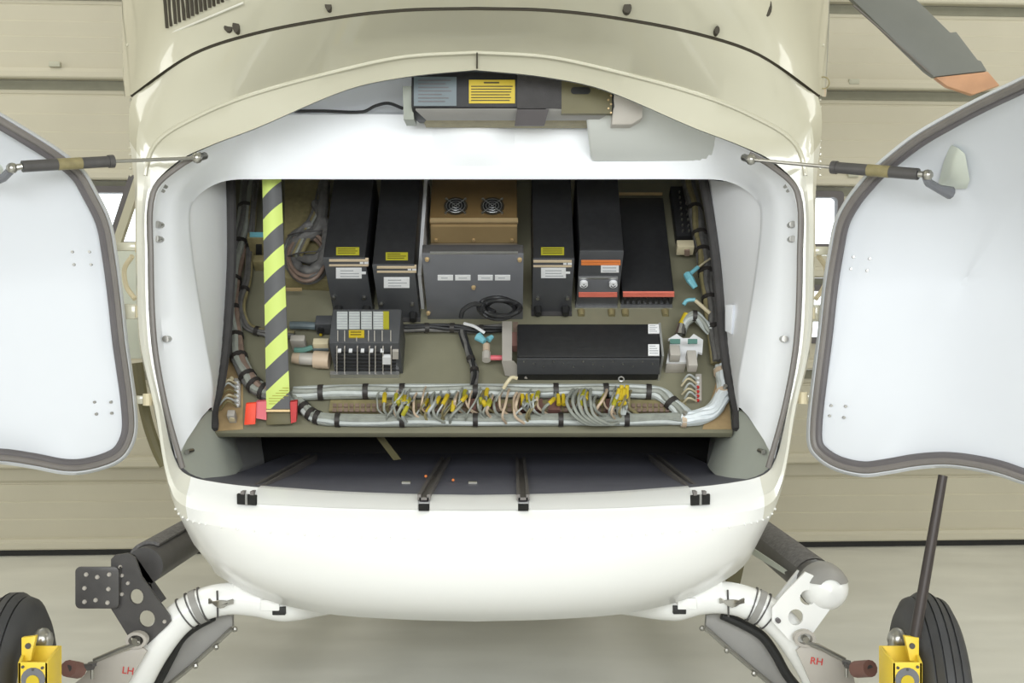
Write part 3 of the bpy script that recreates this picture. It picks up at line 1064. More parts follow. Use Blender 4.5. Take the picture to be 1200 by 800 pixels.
for cy in (272, 296):
    B().tube(spline([dk(337, cy + 4, 0.1), dk(352, cy, 0.11), dk(378, cy - 2, 0.105)], 5), 0.002, 6).build('cable_tie', M_TIE, t)


# ---- looms
def loom(name, label, path, r, mats_, strands=5, ties=(), tie_m=None, twist=2.0, cat='cable loom', nlift=None, tie_w=0.012, group=None):
    pts3 = [dk(px, py, n) for px, py, n in path]
    c = spline(pts3, 7)
    t = thing(name, label, cat, c[len(c) // 2] - N_ * r, group)
    for k in range(strands):
        pp = []
        for i, p in enumerate(c):
            d = (c[min(i + 1, len(c) - 1)] - c[max(i - 1, 0)]).normalized()
            a = N_ - d * N_.dot(d)
            a.normalize()
            b = d.cross(a)
            ang = 2 * math.pi * k / strands + twist * i / len(c) + 0.25 * math.sin(i * 0.6 + k)
            pp.append(p + (a * math.cos(ang) + b * math.sin(ang)) * r * 0.58)
        B().tube(pp, r * 0.47, 7).build('cable', mats_[k % len(mats_)], t)
    B().tube(c, r * 0.55, 7).build('cable_core', mats_[0], t)
    for f in ties:
        i = max(1, min(len(c) - 2, int(f * (len(c) - 1))))
        d = (c[i + 1] - c[i - 1]).normalized()
        w = tie_w
        B().tube([c[i] - d * w / 2, c[i] + d * w / 2], r * 1.16, 12).build('cable_tie', tie_m or M_TIE, t)
    return t, c


loom('cable_loom', 'thick grey cable loom curving down the left edge of the bay', [(291, 206, .03), (287, 250, .03), (279, 300, .03), (272, 340, .03), (274, 380, .03), (279, 415, .03), (290, 441, .03), (306, 457, .03), (330, 464, .03)], 0.021, [M_CABD, M_CABG, M_CABD, M_CABG, M_CABB, M_CABG], 6, [.12, .22, .34, .45, .56, .66, .75, .83, .91])
loom('cable_loom', 'second dark loom running beside the left edge loom behind the striped strap', [(300, 206, .03), (296, 250, .04), (293, 290, .03), (290, 325, .03), (283, 360, .03), (290, 382, .02), (312, 390, .02), (345, 392, .02)], 0.012, [M_CABD, M_CABO], 5, [.3, .5, .8])
loom('cable_loom', 'dark olive cable loom running down the right edge of the bay', [(805, 206, .05), (813, 240, .05), (820, 275, .05), (826, 310, .05), (831, 345, .05), (837, 385, .04), (842, 425, .03)], 0.021, [M_CABO, M_CABD, M_CABD], 6, [.2, .35, .45, .55, .7, .85])
loom('cable_loom', 'upper straight grey loom clamped along the deck above the terminal strip', [(344, 461, .025), (400, 459, .025), (500, 458, .025), (600, 458, .025), (690, 458, .025), (760, 459, .025), (778, 464, .025), (791, 476, .025), (806, 487, .03)], 0.0185, [M_CABG, M_CABW], 6, [.08, .17, .225, .33, .45, .55, .63, .85], None, 0.5, tie_w=0.014)
loom('cable_loom', 'lower grey loom along the deck front edge that bends up at the right', [(343, 462, .02), (356, 478, .02), (372, 489, .02), (400, 492, .02), (500, 492, .02), (600, 491.5, .02), (700, 491.5, .02), (780, 491, .02), (803, 490, .022)], 0.0165, [M_CABG, M_CABW, M_CABG], 6, [.14, .20, .25, .36, .47, .58, .70, .82], M_TIE, 0.5, tie_w=0.013)
loom('cable_loom', 'bright white cable bundle curving up at the lower right deck corner', [(798, 490.5, .022), (818, 489, .024), (836, 480, .028), (847, 462, .03), (849, 448, .03), (845, 430, .03)], 0.0205, [M_CABBR, M_CABBR, M_CABW], 7, [], None, 0.8)
t = thing('cable_clamp', 'pair of beige cushioned clamps holding the white loom at lower right', 'clamp', dk(848, 450, 0))
for px, py in ((846, 436), (848, 460), (801, 491)):
    c = dk(px, py, 0.03 if px > 810 else 0.02)
    ax_ = (T_ if px > 810 else S_)
    B().tube([c - ax_ * 0.006, c + ax_ * 0.006], 0.0225, 14).build('clamp_band', M_CLAMP, t)
    B().tube([c + N_ * 0.02, c + N_ * 0.032], 0.006, 8).build('clamp_screw', M_STEEL, t)
loom('cable_loom', 'black cable loom running level between the finned module and the long black unit', [(466, 385, .05), (500, 384, .03), (530, 384, .03), (560, 386, .03), (590, 384, .03)], 0.012, [M_CABK, M_CABD], 5, [.25, .5, .8])
loom('cable_loom', 'dark cable dropping from the blue sleeved connectors to the terminal wiring', [(541, 388, .04), (545, 400, .035), (551, 418, .03), (556, 434, .03), (555, 452, .04)], 0.0105, [M_CABD, M_CABK], 4, [.55, .75])
loom('cable_loom', 'white cable bundle arching over the white plug bracket at the right', [(797, 392, .03), (803, 378, .05), (814, 370, .06), (824, 379, .05), (835, 390, .04)], 0.014, [M_CABW, M_CABG], 6, [.5])
t = B().tube(spline([dk(801, 357, .06), dk(805, 352, .065), dk(815, 351, .07)], 5), 0.0055, 8).build('blue_cable', M_BLUE)
tag(t, 'short light blue cable arc above the white cable bundle', 'cable')
t = B().tube(spline([dk(815, 352, .07), dk(824, 360, .065), dk(832, 367, .06)], 5), 0.0055, 8).build('beige_cable', M_BEIGE)
tag(t, 'short beige cable slanting right above the white cable bundle', 'cable')
t = thing('yellow_connector', 'small yellow connector just above the white plug bracket', 'connector', dk(800, 376, 0.04))
a_, b_ = dk(805, 368, .06), dk(799, 380, .05)
B().tube([a_, b_], 0.010, 10).build('sleeve', M_YEL, t)
B().tube([b_, dk(797, 392, .04)], [0.012, 0.015], 10).build('collar', M_STEEL, t)
t = thing('blue_connector', 'light blue bent connector with a pale stalk at the right edge loom', 'connector', dk(809, 326, 0.06))
B().tube([dk(805, 321, .08), dk(809, 328, .08), dk(815, 337, .07)], [0.011, 0.012, 0.008], 8).build('sleeve', M_BLUE, t)
B().tube([dk(807, 322, .08), dk(818, 313, .08)], [0.006, 0.006], 8).build('elbow', M_BLUE, t)
B().tube([dk(818, 313, .08), dk(832, 303, .075)], 0.003, 6).build('stalk', M_BEIGE, t)

# ---- right black terminal rail with beige block
bx = DeckBox(792, 812, 286, 276, 218)
t = thing('terminal_rail', 'black studded terminal rail near the upper right corner of the bay', 'terminal rail', bx.loc())
bx.body().build('base', M_BLACK, t, bevel=0.002)
st = B()
for i in range(8):
    for j in range(2):
        p = bx.top(796 + j * 7 + i * 0.6, 226 + i * 6.5)
        st.tube([p, p + N_ * 0.008], 0.0028, 6)
st.build('studs', M_STEEL, t, stuff=True)
bx = DeckBox(793, 813, 299, 289, 281, 0.03)
t = thing('beige_connector', 'beige connector block under the black studded terminal rail', 'connector', bx.loc())
bx.body().build('body', M_BEIGE, t, bevel=0.002)
bx.fdecal(802, 292, 808, 298, 0.006).build('socket', M_CABB, t)
# ---- left upper bracket with pale top
bx = DeckBox(292, 311, 302, 279, 272, 0.01)
t = thing('connector_bracket', 'beige connector bracket left of the striped strap', 'bracket', bx.loc())
bx.body().build('body', M_CABO, t, bevel=0.002)
bx.tdecal(293, 273, 311, 278, 0.004).build('blue_cap', M_BLUE, t)
bx.fdecal(300, 286, 307, 300, 0.004).build('slot', M_RUB, t)
bx = DeckBox(297, 312, 318, 306, 298, 0.0)
t = bx.body().build('brass_fitting', M_CABO, bevel=0.004)
tag(t, 'small brass pipe fitting beside the striped strap, under the beige bracket', 'fitting')

# ---- finned relay module, lower left
bx = DeckBox(389, 470, 438, 402, 362)
t = thing('relay_module', 'charcoal finned relay module with white ribbed grids and yellow labels', 'relay module', bx.loc())
bx.body().build('case', M_CHAR, t, bevel=0.003)
for k in range(4):
    x = 395 + k * 14.2
    g = bx.tdecal(x, 366, x + 12.5, 386, 0.004).build('white_grid', M_CABW, t)
    rb_ = B()
    for j in range(6):
        q = bx.tdecal(x + 0.5, 368.0 + j * 3.1, x + 12, 369.0 + j * 3.1, 0.0052)
        rb_.add(q.v, q.f)
    rb_.build('grid_slots', M_INK, g, stuff=True)
bx.tdecal(449, 366, 456, 386, 0.005).build('yellow_label', M_YELD, t, label='narrow yellow label')
y = bx.tdecal(409, 388, 427, 396, 0.005).build('yellow_label', M_YEL, t, label='bright yellow label with dark print')
lines(bx, 411, 389, 425, 395, 2, 't', e=0.006).build('printed_lines', M_INKD, y)
for x in (396, 404, 418, 432, 439, 448, 458):
    bx.tdecal(x - 0.5, 388, x + 0.5, 400, 0.004).build('top_fin', M_LPLATE, t)
for x in (395, 404, 419, 433, 440, 449, 458.5):
    bx.fdecal(x - 0.6, 405, x + 0.6, 437, 0.008).build('front_fin', M_LPLATE, t)
for k in range(6):
    bx.fdecal(393, 412 + k * 4.2, 464, 413 + k * 4.2, 0.004).build('front_groove', M_RUB, t)
bx.fdecal(448.5, 415, 458, 423.5, 0.010).build('white_sticker', M_LABEL, t)
bx.fdecal(460, 409, 467, 418, 0.008).build('grey_sticker', M_LPLATE, t)
marks = B()
for x in (398, 411, 425, 435.5, 448):
    q = bx.fdecal(x - 2, 408.3, x + 2, 409.8, 0.0095)
    marks.add(q.v, q.f)
marks.build('white_marks', M_LABEL, t)
B().prism([bx.corner(-0.06, 0, -0.002), bx.corner(0.95, 0, -0.002), bx.corner(0.95, 0.016, -0.002), bx.corner(-0.06, 0.016, -0.002)], T_ * -0.012).build('mounting_foot', M_ALU, t)
bx = DeckBox(367, 385, 410, 403, 396, 0.04)
t = thing('plug_connector', 'cream plug with blue face on the left flank of the finned relay module', 'connector', bx.loc())
bx.body().build('body', M_BEIGE, t, bevel=0.002)
bx.fdecal(367, 408, 385, 411, 0.004).build('blue_face', M_PLAC, t)
t = thing('round_connector', 'round ribbed tan connector entering the finned relay module from the left', 'connector', dk(363, 428, 0.02))
B().tube([dk(343, 419, .035), dk(352, 420, .035)], [0.014, 0.017], 12).build('back_shell', M_CLAMP, t)
B().tube([dk(352, 420, .035), dk(368, 421, .035)], [0.017, 0.017], 12).build('barrel', M_LPLATE, t)
B().tube([dk(368, 421, .035), dk(386, 422, .035)], [0.024, 0.024], 12).build('coupling_ring', M_CLAMP, t)
bx = DeckBox(341, 358, 411, 399, 392, 0.01)
t = bx.body().build('grey_plug', M_LPLATE, bevel=0.003)
tag(t, 'grey square plug just right of the striped strap', 'connector')
t = B().tube(spline([dk(345, 410, .05), dk(355, 410, .05), dk(366, 407, .05)], 4), 0.0075, 8).build('teal_cable', M_TEAL)
tag(t, 'short teal cable into the cream plug', 'cable')
bx = DeckBox(370, 391, 392, 380, 369, 0.01)
t = thing('circuit_breaker', 'black breaker block with round socket behind the cream plug', 'breaker', bx.loc())
bx.body().build('body', M_CHAR, t, bevel=0.003)
p = bx.front(376, 386)
B().tube([p, p - T_ * 0.006], 0.010, 12).build('socket', M_RUB, t)
p = bx.front(376, 391)
B().tube([p, p - T_ * 0.006], 0.004, 8).build('yellow_pin', M_YEL, t)
t = B().tube([dk(340, 381, .035), dk(355, 381, .035), dk(370, 382, .035)], 0.011, 10).build('blue_black_cable', M_PLAC)
tag(t, 'dark blue cable stub between striped strap and black breaker block', 'cable')

# ---- long black unit, lower middle
bx = DeckBox(606, 773, 446, 418, 379)
t = thing('long_unit', 'long black flat unit with two white labels on its right end', 'avionics box', bx.loc())
bx.body().build('case', M_BLACK, t, bevel=0.005)
bx.fdecal(606, 419.5, 773, 437, 0.004).build('front_panel', M_CHAR, t)
fn = B()
for k in range(14):
    p = bx.front(614 + k * 11.6, 423 + (k % 3) * 3, 0.004)
    fn.tube([p, p - T_ * 0.003], 0.0022, 6)
fn.build('front_screws', M_STEEL, t, stuff=True)
for y0, y1 in ((380.5, 391), (404, 417)):
    w = bx.tdecal(759.5, y0, 772.5, y1, 0.003).build('white_label', M_LABEL, t)
    lines(bx, 761, y0 + 1, 771, y1 - 1, 4, 't', e=0.004).build('printed_lines', M_INK, w)
B().prism([bx.corner(1.0, 0, 0), bx.corner(1.015, 0, 0), bx.corner(1.015, bx.h + .004, 0), bx.corner(1.0, bx.h + .004, 0)], T_ * bx.L).build('end_flange', M_ALU, t)
t = thing('unit_bracket', 'upright grey bracket holding the left end of the long black unit', 'bracket', dk(595, 440, 0))
B().prism([dk(588.5, 424, .07), dk(600, 424, .07), dk(600, 378, .07), dk(588.5, 378, .07)], N_ * 0.006).build('upright', M_LPLATE, t)
B().prism([dk(588, 424, .07), dk(602, 424, .07), dk(618, 444, .01), dk(592, 440, .01)], N_ * 0.005).build('gusset', M_LPLATE, t)
B().prism([dk(601, 392, .06), dk(607, 392, .06), dk(607, 378, .06), dk(601, 378, .06)], N_ * 0.004).build('copper_strip', M_CABB, t)
bx2 = DeckBox(600, 607, 412, 405, 389, 0.05)
bx2.body().build('copper_lug', M_BUSH, t)

# ---- connector cluster middle
t = thing('blue_connector', 'light blue sleeved connector cluster with white pigtail left of the grey bracket', 'connector', dk(567, 415, 0.03))
B().tube([dk(560, 394, .06), dk(568, 400, .06)], [0.013, 0.008], 10).build('blue_sleeve', M_BLUE, t)
B().tube([dk(572, 398, .06), dk(577, 394, .06)], [0.009, 0.006], 10).build('blue_sleeve', M_BLUE, t)
B().tube(spline([dk(544, 379, .06), dk(555, 382, .07), dk(562, 386, .07), dk(568, 390, .065)], 5), 0.0045, 8).build('white_pigtail', M_LABEL, t)
B().tube([dk(570, 404, .05), dk(570, 412, .05)], 0.010, 10).build('barrel', M_CLAMP, t)
B().tube([dk(570, 413, .05), dk(570, 422, .05)], 0.012, 10).build('barrel_nut', M_LPLATE, t)
B().tube([dk(575, 419, .05), dk(592, 419, .05)], 0.007, 10).build('stem', M_PINK, t)

# ---- white plug bracket right
bx = DeckBox(783, 801, 431, 425, 394, 0.01)
t = thing('plug_bracket', 'white bracket with two grey and teal plugs at the lower right', 'connector', dk(803, 434, 0))
B().plate([(781, 424), (786, 398), (783, 397), (793, 391), (800, 396), (808, 396), (813, 391), (824, 398), (823, 414), (818, 412), (816, 424), (800, 424)], [[(785, 412), (785, 422), (793, 422), (793, 412)]], lambda x, y: dk(x, y, 0.05), N_ * -0.008).build('bracket', M_LABEL, t)
for x0, x1, y0, y1, yt in ((785, 797, 404, 424, 398), (806, 817, 410, 436, 398)):
    q = DeckBox(x0, x1, y1, y1 - 8, y0, 0.055)
    q.body().build('plug', M_LPLATE, t, bevel=0.002)
    q.tdecal(x0, yt, x1, yt + 5, 0.004).build('teal_insert', M_TEAL, t)
DeckBox(780, 803, 437, 427, 424, 0.0).body().build('bracket_foot', M_LPLATE, t, bevel=0.002)


# ---- comb terminal blocks (left and right ends of deck)
def comb(label, x, y0, y1, m_red, wires_to, wm, count=6):
    t = thing('terminal_block', label, 'terminal block', dk(x, y1, 0))
    w = 3.5
    B().prism([dk(x - w, y1, 0), dk(x + w, y1, 0), dk(x + w, y0, 0), dk(x - w, y0, 0)], N_ * 0.012).build('base', M_LPLATE, t)
    for k in range(count):
        y = y0 + (y1 - y0) * (k + 0.6) / count
        p = dk(x + 1, y, 0.012)
        B().tube([p - S_ * 0.003, p - S_ * 0.003 + N_ * 0.006], 0.004, 8).build('terminal', m_red if 1 < k < count else M_LABEL, t)
        wx, wy = wires_to[0] + random.uniform(-3, 2), wires_to[1] + k * 5
        B().tube(spline([dk(x - 2, y, .02), dk((x + wx) / 2 - 2, y - 4 + random.uniform(-2, 2), .045), dk(wx, wy, .02)], 5), 0.0028, 6).build('wire', wm[k % len(wm)], t)
    return t


comb('pale comb terminal block with beige wires at the lower left deck corner', 279, 446, 478, M_LABEL, (258, 455), [M_BEIGE, M_CABW, M_CABO])
comb('small terminal block with red terminals and white wires at lower right', 818, 441, 472, M_RED, (801, 447), [M_CABW, M_BEIGE])
bx = DeckBox(267, 276, 496, 487, 480)
t = thing('fuse_holder', 'pale fuse holder with a yellow disc in the lower left deck corner', 'fuse holder', bx.loc())
bx.body().build('body', M_LPLATE, t, bevel=0.002)
p = bx.front(272, 491)
B().tube([p, p - T_ * 0.003], 0.008, 12).build('yellow_disc', M_BEIGE, t)
t = thing('wire_lugs', 'two beige wire lugs sticking up at the left deck edge', 'wire lug', dk(262, 452, 0))
B().tube([dk(259, 450, .02), dk(264, 443, .03)], 0.006, 8).build('lug', M_BEIGE, t)
B().tube([dk(268, 446, .02), dk(272, 443, .03)], 0.006, 8).build('lug', M_BEIGE, t)

# ---- terminal strip with looped wires
t = thing('terminal_strip', 'long brown terminal strip with looped grey wires and yellow sleeves along the deck front', 'terminal strip', dk(595, 485, 0))
B().prism([dk(386, 485, 0), dk(805, 485, 0), dk(803, 472, 0), dk(388, 472, 0)], N_ * 0.014).build('base_rail', M_CABO, t)
cells = B()
for k in range(62):
    x = 390 + k * 6.6
    for y in (475.5, 481):
        cells.prism([dk(x, y + 2, .014), dk(x + 4.6, y + 2, .014), dk(x + 4.6, y - 2, .014), dk(x, y - 2, .014)], N_ * 0.004)
cells.build('terminal_cells', M_CABB, t, stuff=True)
for k in range(10):
    x = 515 + random.uniform(0, 225)
    w = random.uniform(8, 14)
    B().prism([dk(x, 484, .014), dk(x + w, 484, .014), dk(x + w, 471, .014), dk(x, 471, .014)], N_ * 0.016).build('terminal_module', M_BUSH, t)
random.seed(21)
for k in range(84):
    g = random.choice((0, 0, 1, 2, 3, 4, 5))
    cx = (465, 490, 530, 575, 622, 690, 725)[min(6, int(k / 12))] + random.gauss(0, 11)
    yt, yb = 458 + random.uniform(-6, 8), 490 + random.uniform(-8, 6)
    lean = random.uniform(-14, 10)
    hgt = random.uniform(0.05, 0.085)
    m_ = random.choice([M_CABG, M_CABG, M_CABO, M_CABW, M_CABG, M_CLAMP])
    pts = spline([dk(cx - lean * 0.3, yb, .025), dk(cx + lean * 0.4 - 4, yb - 8, hgt * 0.8), dk(cx + lean, (yt + yb) / 2 - 2, hgt), dk(cx + lean * 1.3 + 3, yt + 6, hgt * 0.8), dk(cx + lean * 1.2 + 5, yt, .035)], 5)
    B().tube(pts, random.choice((0.0026, 0.0033, 0.004)), 6).build('wire', m_, t)
    if random.random() < 0.42:
        i = random.choice((6, 9, 12))
        B().tube(pts[i:i + 6], 0.006, 8).build('yellow_sleeve', M_YEL if random.random() < .5 else M_YELD, t)
for x in (612, 618, 624, 654, 660):
    B().tube([dk(x, 462, .05), dk(x + 1, 474, .05)], [0.005, 0.0065], 8).build('yellow_sleeve', M_YEL, t)
for k in range(5):
    B().tube(spline([dk(672 + k * 5, 456, .05), dk(664 + k * 7, 470, .085), dk(672 + k * 6, 486, .075), dk(690 + k * 6, 497, .05), dk(725, 495, .035)], 6), 0.0042, 7).build('wire', M_CABG, t)
t = thing('yellow_lugs', 'bunch of bright yellow ring lugs below the right end of the long black unit', 'wire lug', dk(726, 470, .03))
for k in range(4):
    B().tube([dk(722 + k * 4, 470 - k, .06), dk(726 + k * 3, 455 - (k % 2) * 4, .085)], [0.0065, 0.0055], 8).build('sleeve', M_YEL, t)
    B().tube([dk(726 + k * 2, 486, .04), dk(724 + k * 4, 470, .06)], 0.003, 6).build('wire', M_CABW, t)
c = dk(728, 444, .09)
B().tube([c + S_ * 0.007 * math.cos(a) + T_ * 0.007 * math.sin(a) for a in [2 * math.pi * j / 14 for j in range(15)]], 0.002, 6, False).build('ring_lug', M_ALU, t)
t = thing('yellow_lugs', 'single pale yellow sleeved wire end curling up left of the long black unit', 'wire lug', dk(592, 458, .03))
B().tube(spline([dk(590, 455, .06), dk(595, 447, .075), dk(600, 442, .08), dk(606, 443, .075)], 4), [0.005] * 13, 8).build('sleeve', M_BEIGE, t)
B().tube(spline([dk(581, 470, .05), dk(586, 461, .06), dk(591, 454, .06)], 4), 0.003, 6).build('wire', M_CABG, t)

# ---- striped warning strap with red buckle
p0 = P(326, 479, 2.885)
p1 = P(318, 196, 2.96)
t = thing('warning_strap', 'wide black and fluorescent yellow striped strap hanging in front of the equipment', 'strap', p0)
b = B()
rows = []
for k in range(13):
    f = k / 12
    c = p0 + (p1 - p0) * f
    w = 0.0308 - 0.006 * f
    arc = []
    for j in range(9):
        s = -1 + j / 4
        bow = (1 - s * s) * (0.004 + 0.010 * f)
        arc.append(c + V((w * s, -bow, 0)))
    arc += [p + V((0, 0.004, 0)) for p in reversed(arc)]
    rows.append(arc)
b.grid(rows, True)
b.f.append(tuple(range(18)))
b.build('strap', M_STRIPE, t, smooth=40)
pr_ = B()
for k in range(7):
    y_ = 454 + k * 3.1
    x0_ = 315 + max(0, 4 - k) * 4.0
    x1_ = 338 - max(0, k - 3) * 5.0
    pr_.prism([P(x0_, y_, 2.882), P(x1_, y_, 2.882), P(x1_, y_ + .7, 2.882), P(x0_, y_ + .7, 2.882)], (0, 0.001, 0))
pr_.build('printed_lines', M_YELD, t)
q = P(326, 481, 2.882)
B().box(q, (0.031, 0, 0), (0, 0.004, 0), (0, 0, 0.003)).build('buckle_bar', M_TAN, t)
B().prism([P(312, 483, 2.89), P(340, 483, 2.89), P(341, 497, 2.885), P(312, 498, 2.885)], (0, 0.02, 0)).build('buckle', M_OLIVE, t, bevel=0.002)
B().prism([P(340, 471, 2.88), P(348, 470, 2.88), P(347, 494, 2.875), P(341, 496, 2.875)], (0, 0.015, 0.004)).build('red_side_plate', M_RED, t)
B().prism([P(300, 471, 2.885), P(312, 470, 2.885), P(312, 492, 2.88), P(300, 490, 2.88)], (0, 0.012, 0.004)).build('pink_side_plate', M_PINK, t)
t = B().prism([P(288, 473, 2.875), P(300, 472, 2.875), P(299, 497, 2.868), P(286, 498, 2.868)], (0, 0.006, 0.003)).build('red_tag', M_REDT, bevel=0.001)
tag(t, 'bright orange red fabric tag beside the striped strap buckle', 'tag')
# ---- webbing tail in the shade under the deck
t = B().prism([P(440, 511, 3.02), P(449, 511, 3.02), P(470, 538, 3.05), P(461, 539, 3.05)], (0, 0.006, 0)).build('webbing_tail', M_OLIVE)
tag(t, 'short olive webbing strap slanting in the dark space under the deck', 'strap')
# cargo floor fittings
t = None
for px, m_, nm, lb in ((476, M_STEEL, 'tie_down_ring', 'flat grey tie down fitting on the dark cargo floor, left of the middle'), (554, M_STEEL, 'tie_down_ring', 'flat grey tie down fitting on the dark cargo floor, right of the middle')):
    p = P(px, 567, 0.365 * F / 167)
    q = B().tube([V((p.x - .011, p.y, .658)), V((p.x + .011, p.y, .658))], 0.005, 10).build(nm, m_)
    tag(q, lb, 'tie down')
for px, lb in ((499, 'small amber floor stud on the second floor rail'), (531, 'small amber floor stud between the two middle floor rails')):
    p = P(px, 565.5, 0.365 * F / 165.5)
    q = B().sphere(V((p.x, p.y, .662 if px == 531 else .672)), 0.004, 8).build('floor_stud', M_ORG)
    tag(q, lb, 'stud')

# ================================================================== black box under the ceiling
t = thing('recorder_box', 'black equipment box with yellow and grey placards hung under the bay ceiling', 'equipment box', P(610, 147, 2.76))
D1 = 2.70


def rp(px, py, d=D1):
    return P(px, py, d)


def slabf(x0, y0, x1, y1, d, dep):
    return B().prism([P(x0, y0, d), P(x1, y0, d), P(x1, y1, d), P(x0, y1, d)], (0, dep, 0))


B().prism([rp(482, 84), rp(482, 126), rp(485, 140, 2.76), V((rp(485, 140).x, 2.85, rp(485, 140, 2.80).z)), V((rp(482, 84).x, 2.85, rp(482, 84).z))], V((rp(720, 84).x - rp(482, 84).x, 0, 0))).build('case', M_BLACK, t, bevel=0.004)
B().prism([rp(487, 127, 2.696), rp(606, 127, 2.696), rp(604, 139, 2.752), rp(500, 139, 2.752)], (0, 0.004, -0.004)).build('bottom_bevel', M_PLATE, t, label='grey bevelled lower edge')
B().prism([rp(640, 127, 2.696), rp(716, 130, 2.696), rp(700, 139, 2.752), rp(636, 139, 2.752)], (0, 0.004, -0.004)).build('bottom_bevel', M_PLATE, t, label='grey bevelled lower edge')
pl = slabf(485, 90, 535, 124, D1 - 0.003, 0.003).build('placard', M_PLAC, t, label='blue grey data placard')
ln = B()
for k in range(7):
    q = slabf(490, 93.5 + k * 4.1, 490 + random.uniform(25, 40), 94.8 + k * 4.1, D1 - 0.0042, 0.002)
    ln.add(q.v, q.f)
ln.build('printed_lines', M_SEAL, pl)
pl = slabf(549.5, 93.5, 603.5, 121, D1 - 0.003, 0.003).build('placard', M_YEL, t, label='yellow placard with rows of fine print')
ln = B()
q = slabf(567, 96, 585, 97.6, D1 - 0.0042, 0.002)
ln.add(q.v, q.f)
for k in range(6):
    q = slabf(552, 100.5 + k * 3.3, 601 - random.uniform(0, 4), 101.6 + k * 3.3, D1 - 0.0042, 0.002)
    ln.add(q.v, q.f)
ln.build('printed_lines', M_INKD, pl)
slabf(606, 84, 658, 127, D1 - 0.006, 0.02).build('foam_band', M_FOAM, t)
B().prism([P(606, 128, D1 - 0.008), P(643, 128, D1 - 0.008), P(638, 147, D1 + 0.03), P(603, 147, D1 + 0.03)], (0, 0.01, 0)).build('strap_tab', M_SEAL, t)
slabf(658, 84, 717, 133, D1 - 0.004, 0.02).build('end_cover', M_OLIVE, t)
b = B().plate(rrect2(669, 102, 692, 110, 3.9), [], lambda x, y: P(x, y, D1 - 0.007), (0, 0.004, 0))
b.build('cover_slot', M_RUB, t)
B().prism([P(720, 104, D1 - 0.01), P(753, 122, D1), P(753, 138, D1), P(740, 146, D1 + 0.02), P(717, 146, D1 + 0.02)], (0, 0.10, 0)).build('end_bracket', M_LPLATE, t, bevel=0.002)
cs = B()
for k in range(5):
    p = P(716 - (k % 2) * 3, 112 + k * 5, D1 - 0.006)
    cs.sphere(p, 0.003, 6)
cs.build('cover_screws', M_TAN, t, stuff=True)
B().prism([P(472, 101, D1 + 0.01), P(483, 101, D1 + 0.01), P(485, 140, D1 + 0.03), P(473, 140, D1 + 0.03)], (0, 0.08, 0)).build('side_bracket', M_GREYG, t)
B().prism([P(500, 140, 2.755), P(720, 138, 2.755), P(740, 145, 2.78), P(497, 144, 2.78)], (0, 0.06, 0)).build('mounting_tray', M_CABO, t)

# ================================================================== CLAMSHELL DOORS
Ldoor = [(100, 200), (112, 220), (130, 257), (138, 297), (145, 350), (150, 397), (155, 432), (160, 470), (161, 507), (151, 532), (135, 545), (102, 555), (75, 556), (37, 549), (0, 544), (-60, 545), (-130, 560), (-185, 558), (-215, 530), (-228, 400), (-232, 250), (-225, 100), (-200, 62), (-140, 66), (-60, 96), (0, 131), (45, 158), (78, 180)]
Rdoor = [(1026, 192), (1007, 212), (992, 231), (978, 257), (970, 295), (964, 332), (957, 395), (950, 450), (945, 500), (947, 525), (960, 541), (982, 553), (1012, 559), (1040, 556), (1075, 550), (1107, 548), (1137, 551), (1170, 558), (1200, 568), (1260, 580), (1310, 570), (1330, 520), (1338, 400), (1338, 200), (1325, 50), (1290, 42), (1240, 65), (1200, 88), (1150, 112), (1112, 132), (1068, 158)]


def door_depth(px, py, side):
    xh = (CX + side * 397 - 600) * 2.63 / F
    k = math.tan(math.radians(30))
    q = (px - 600) / F
    # plane hinged at the fuselage edge, swinging outward and towards the viewer
    if side < 0:
        d = (2.61 - k * xh * -1 * -1) if False else (2.61 + k * (-xh)) / (1 - k * q)
    else:
        d = (2.61 + k * xh) / (1 + k * q)
    z = CAM.z - (py - 400) * d / F
    d -= (1.7 if side > 0 else 0.9) * max(0.0, z - 1.14) ** 2 + 0.35 * max(0.0, 0.86 - z) ** 2
    if side > 0:
        d -= 1.0 * max(0.0, (px - 1060) / 600.0) ** 2 * max(0.3, min(1.0, (560 - py) / 350.0))
    return d


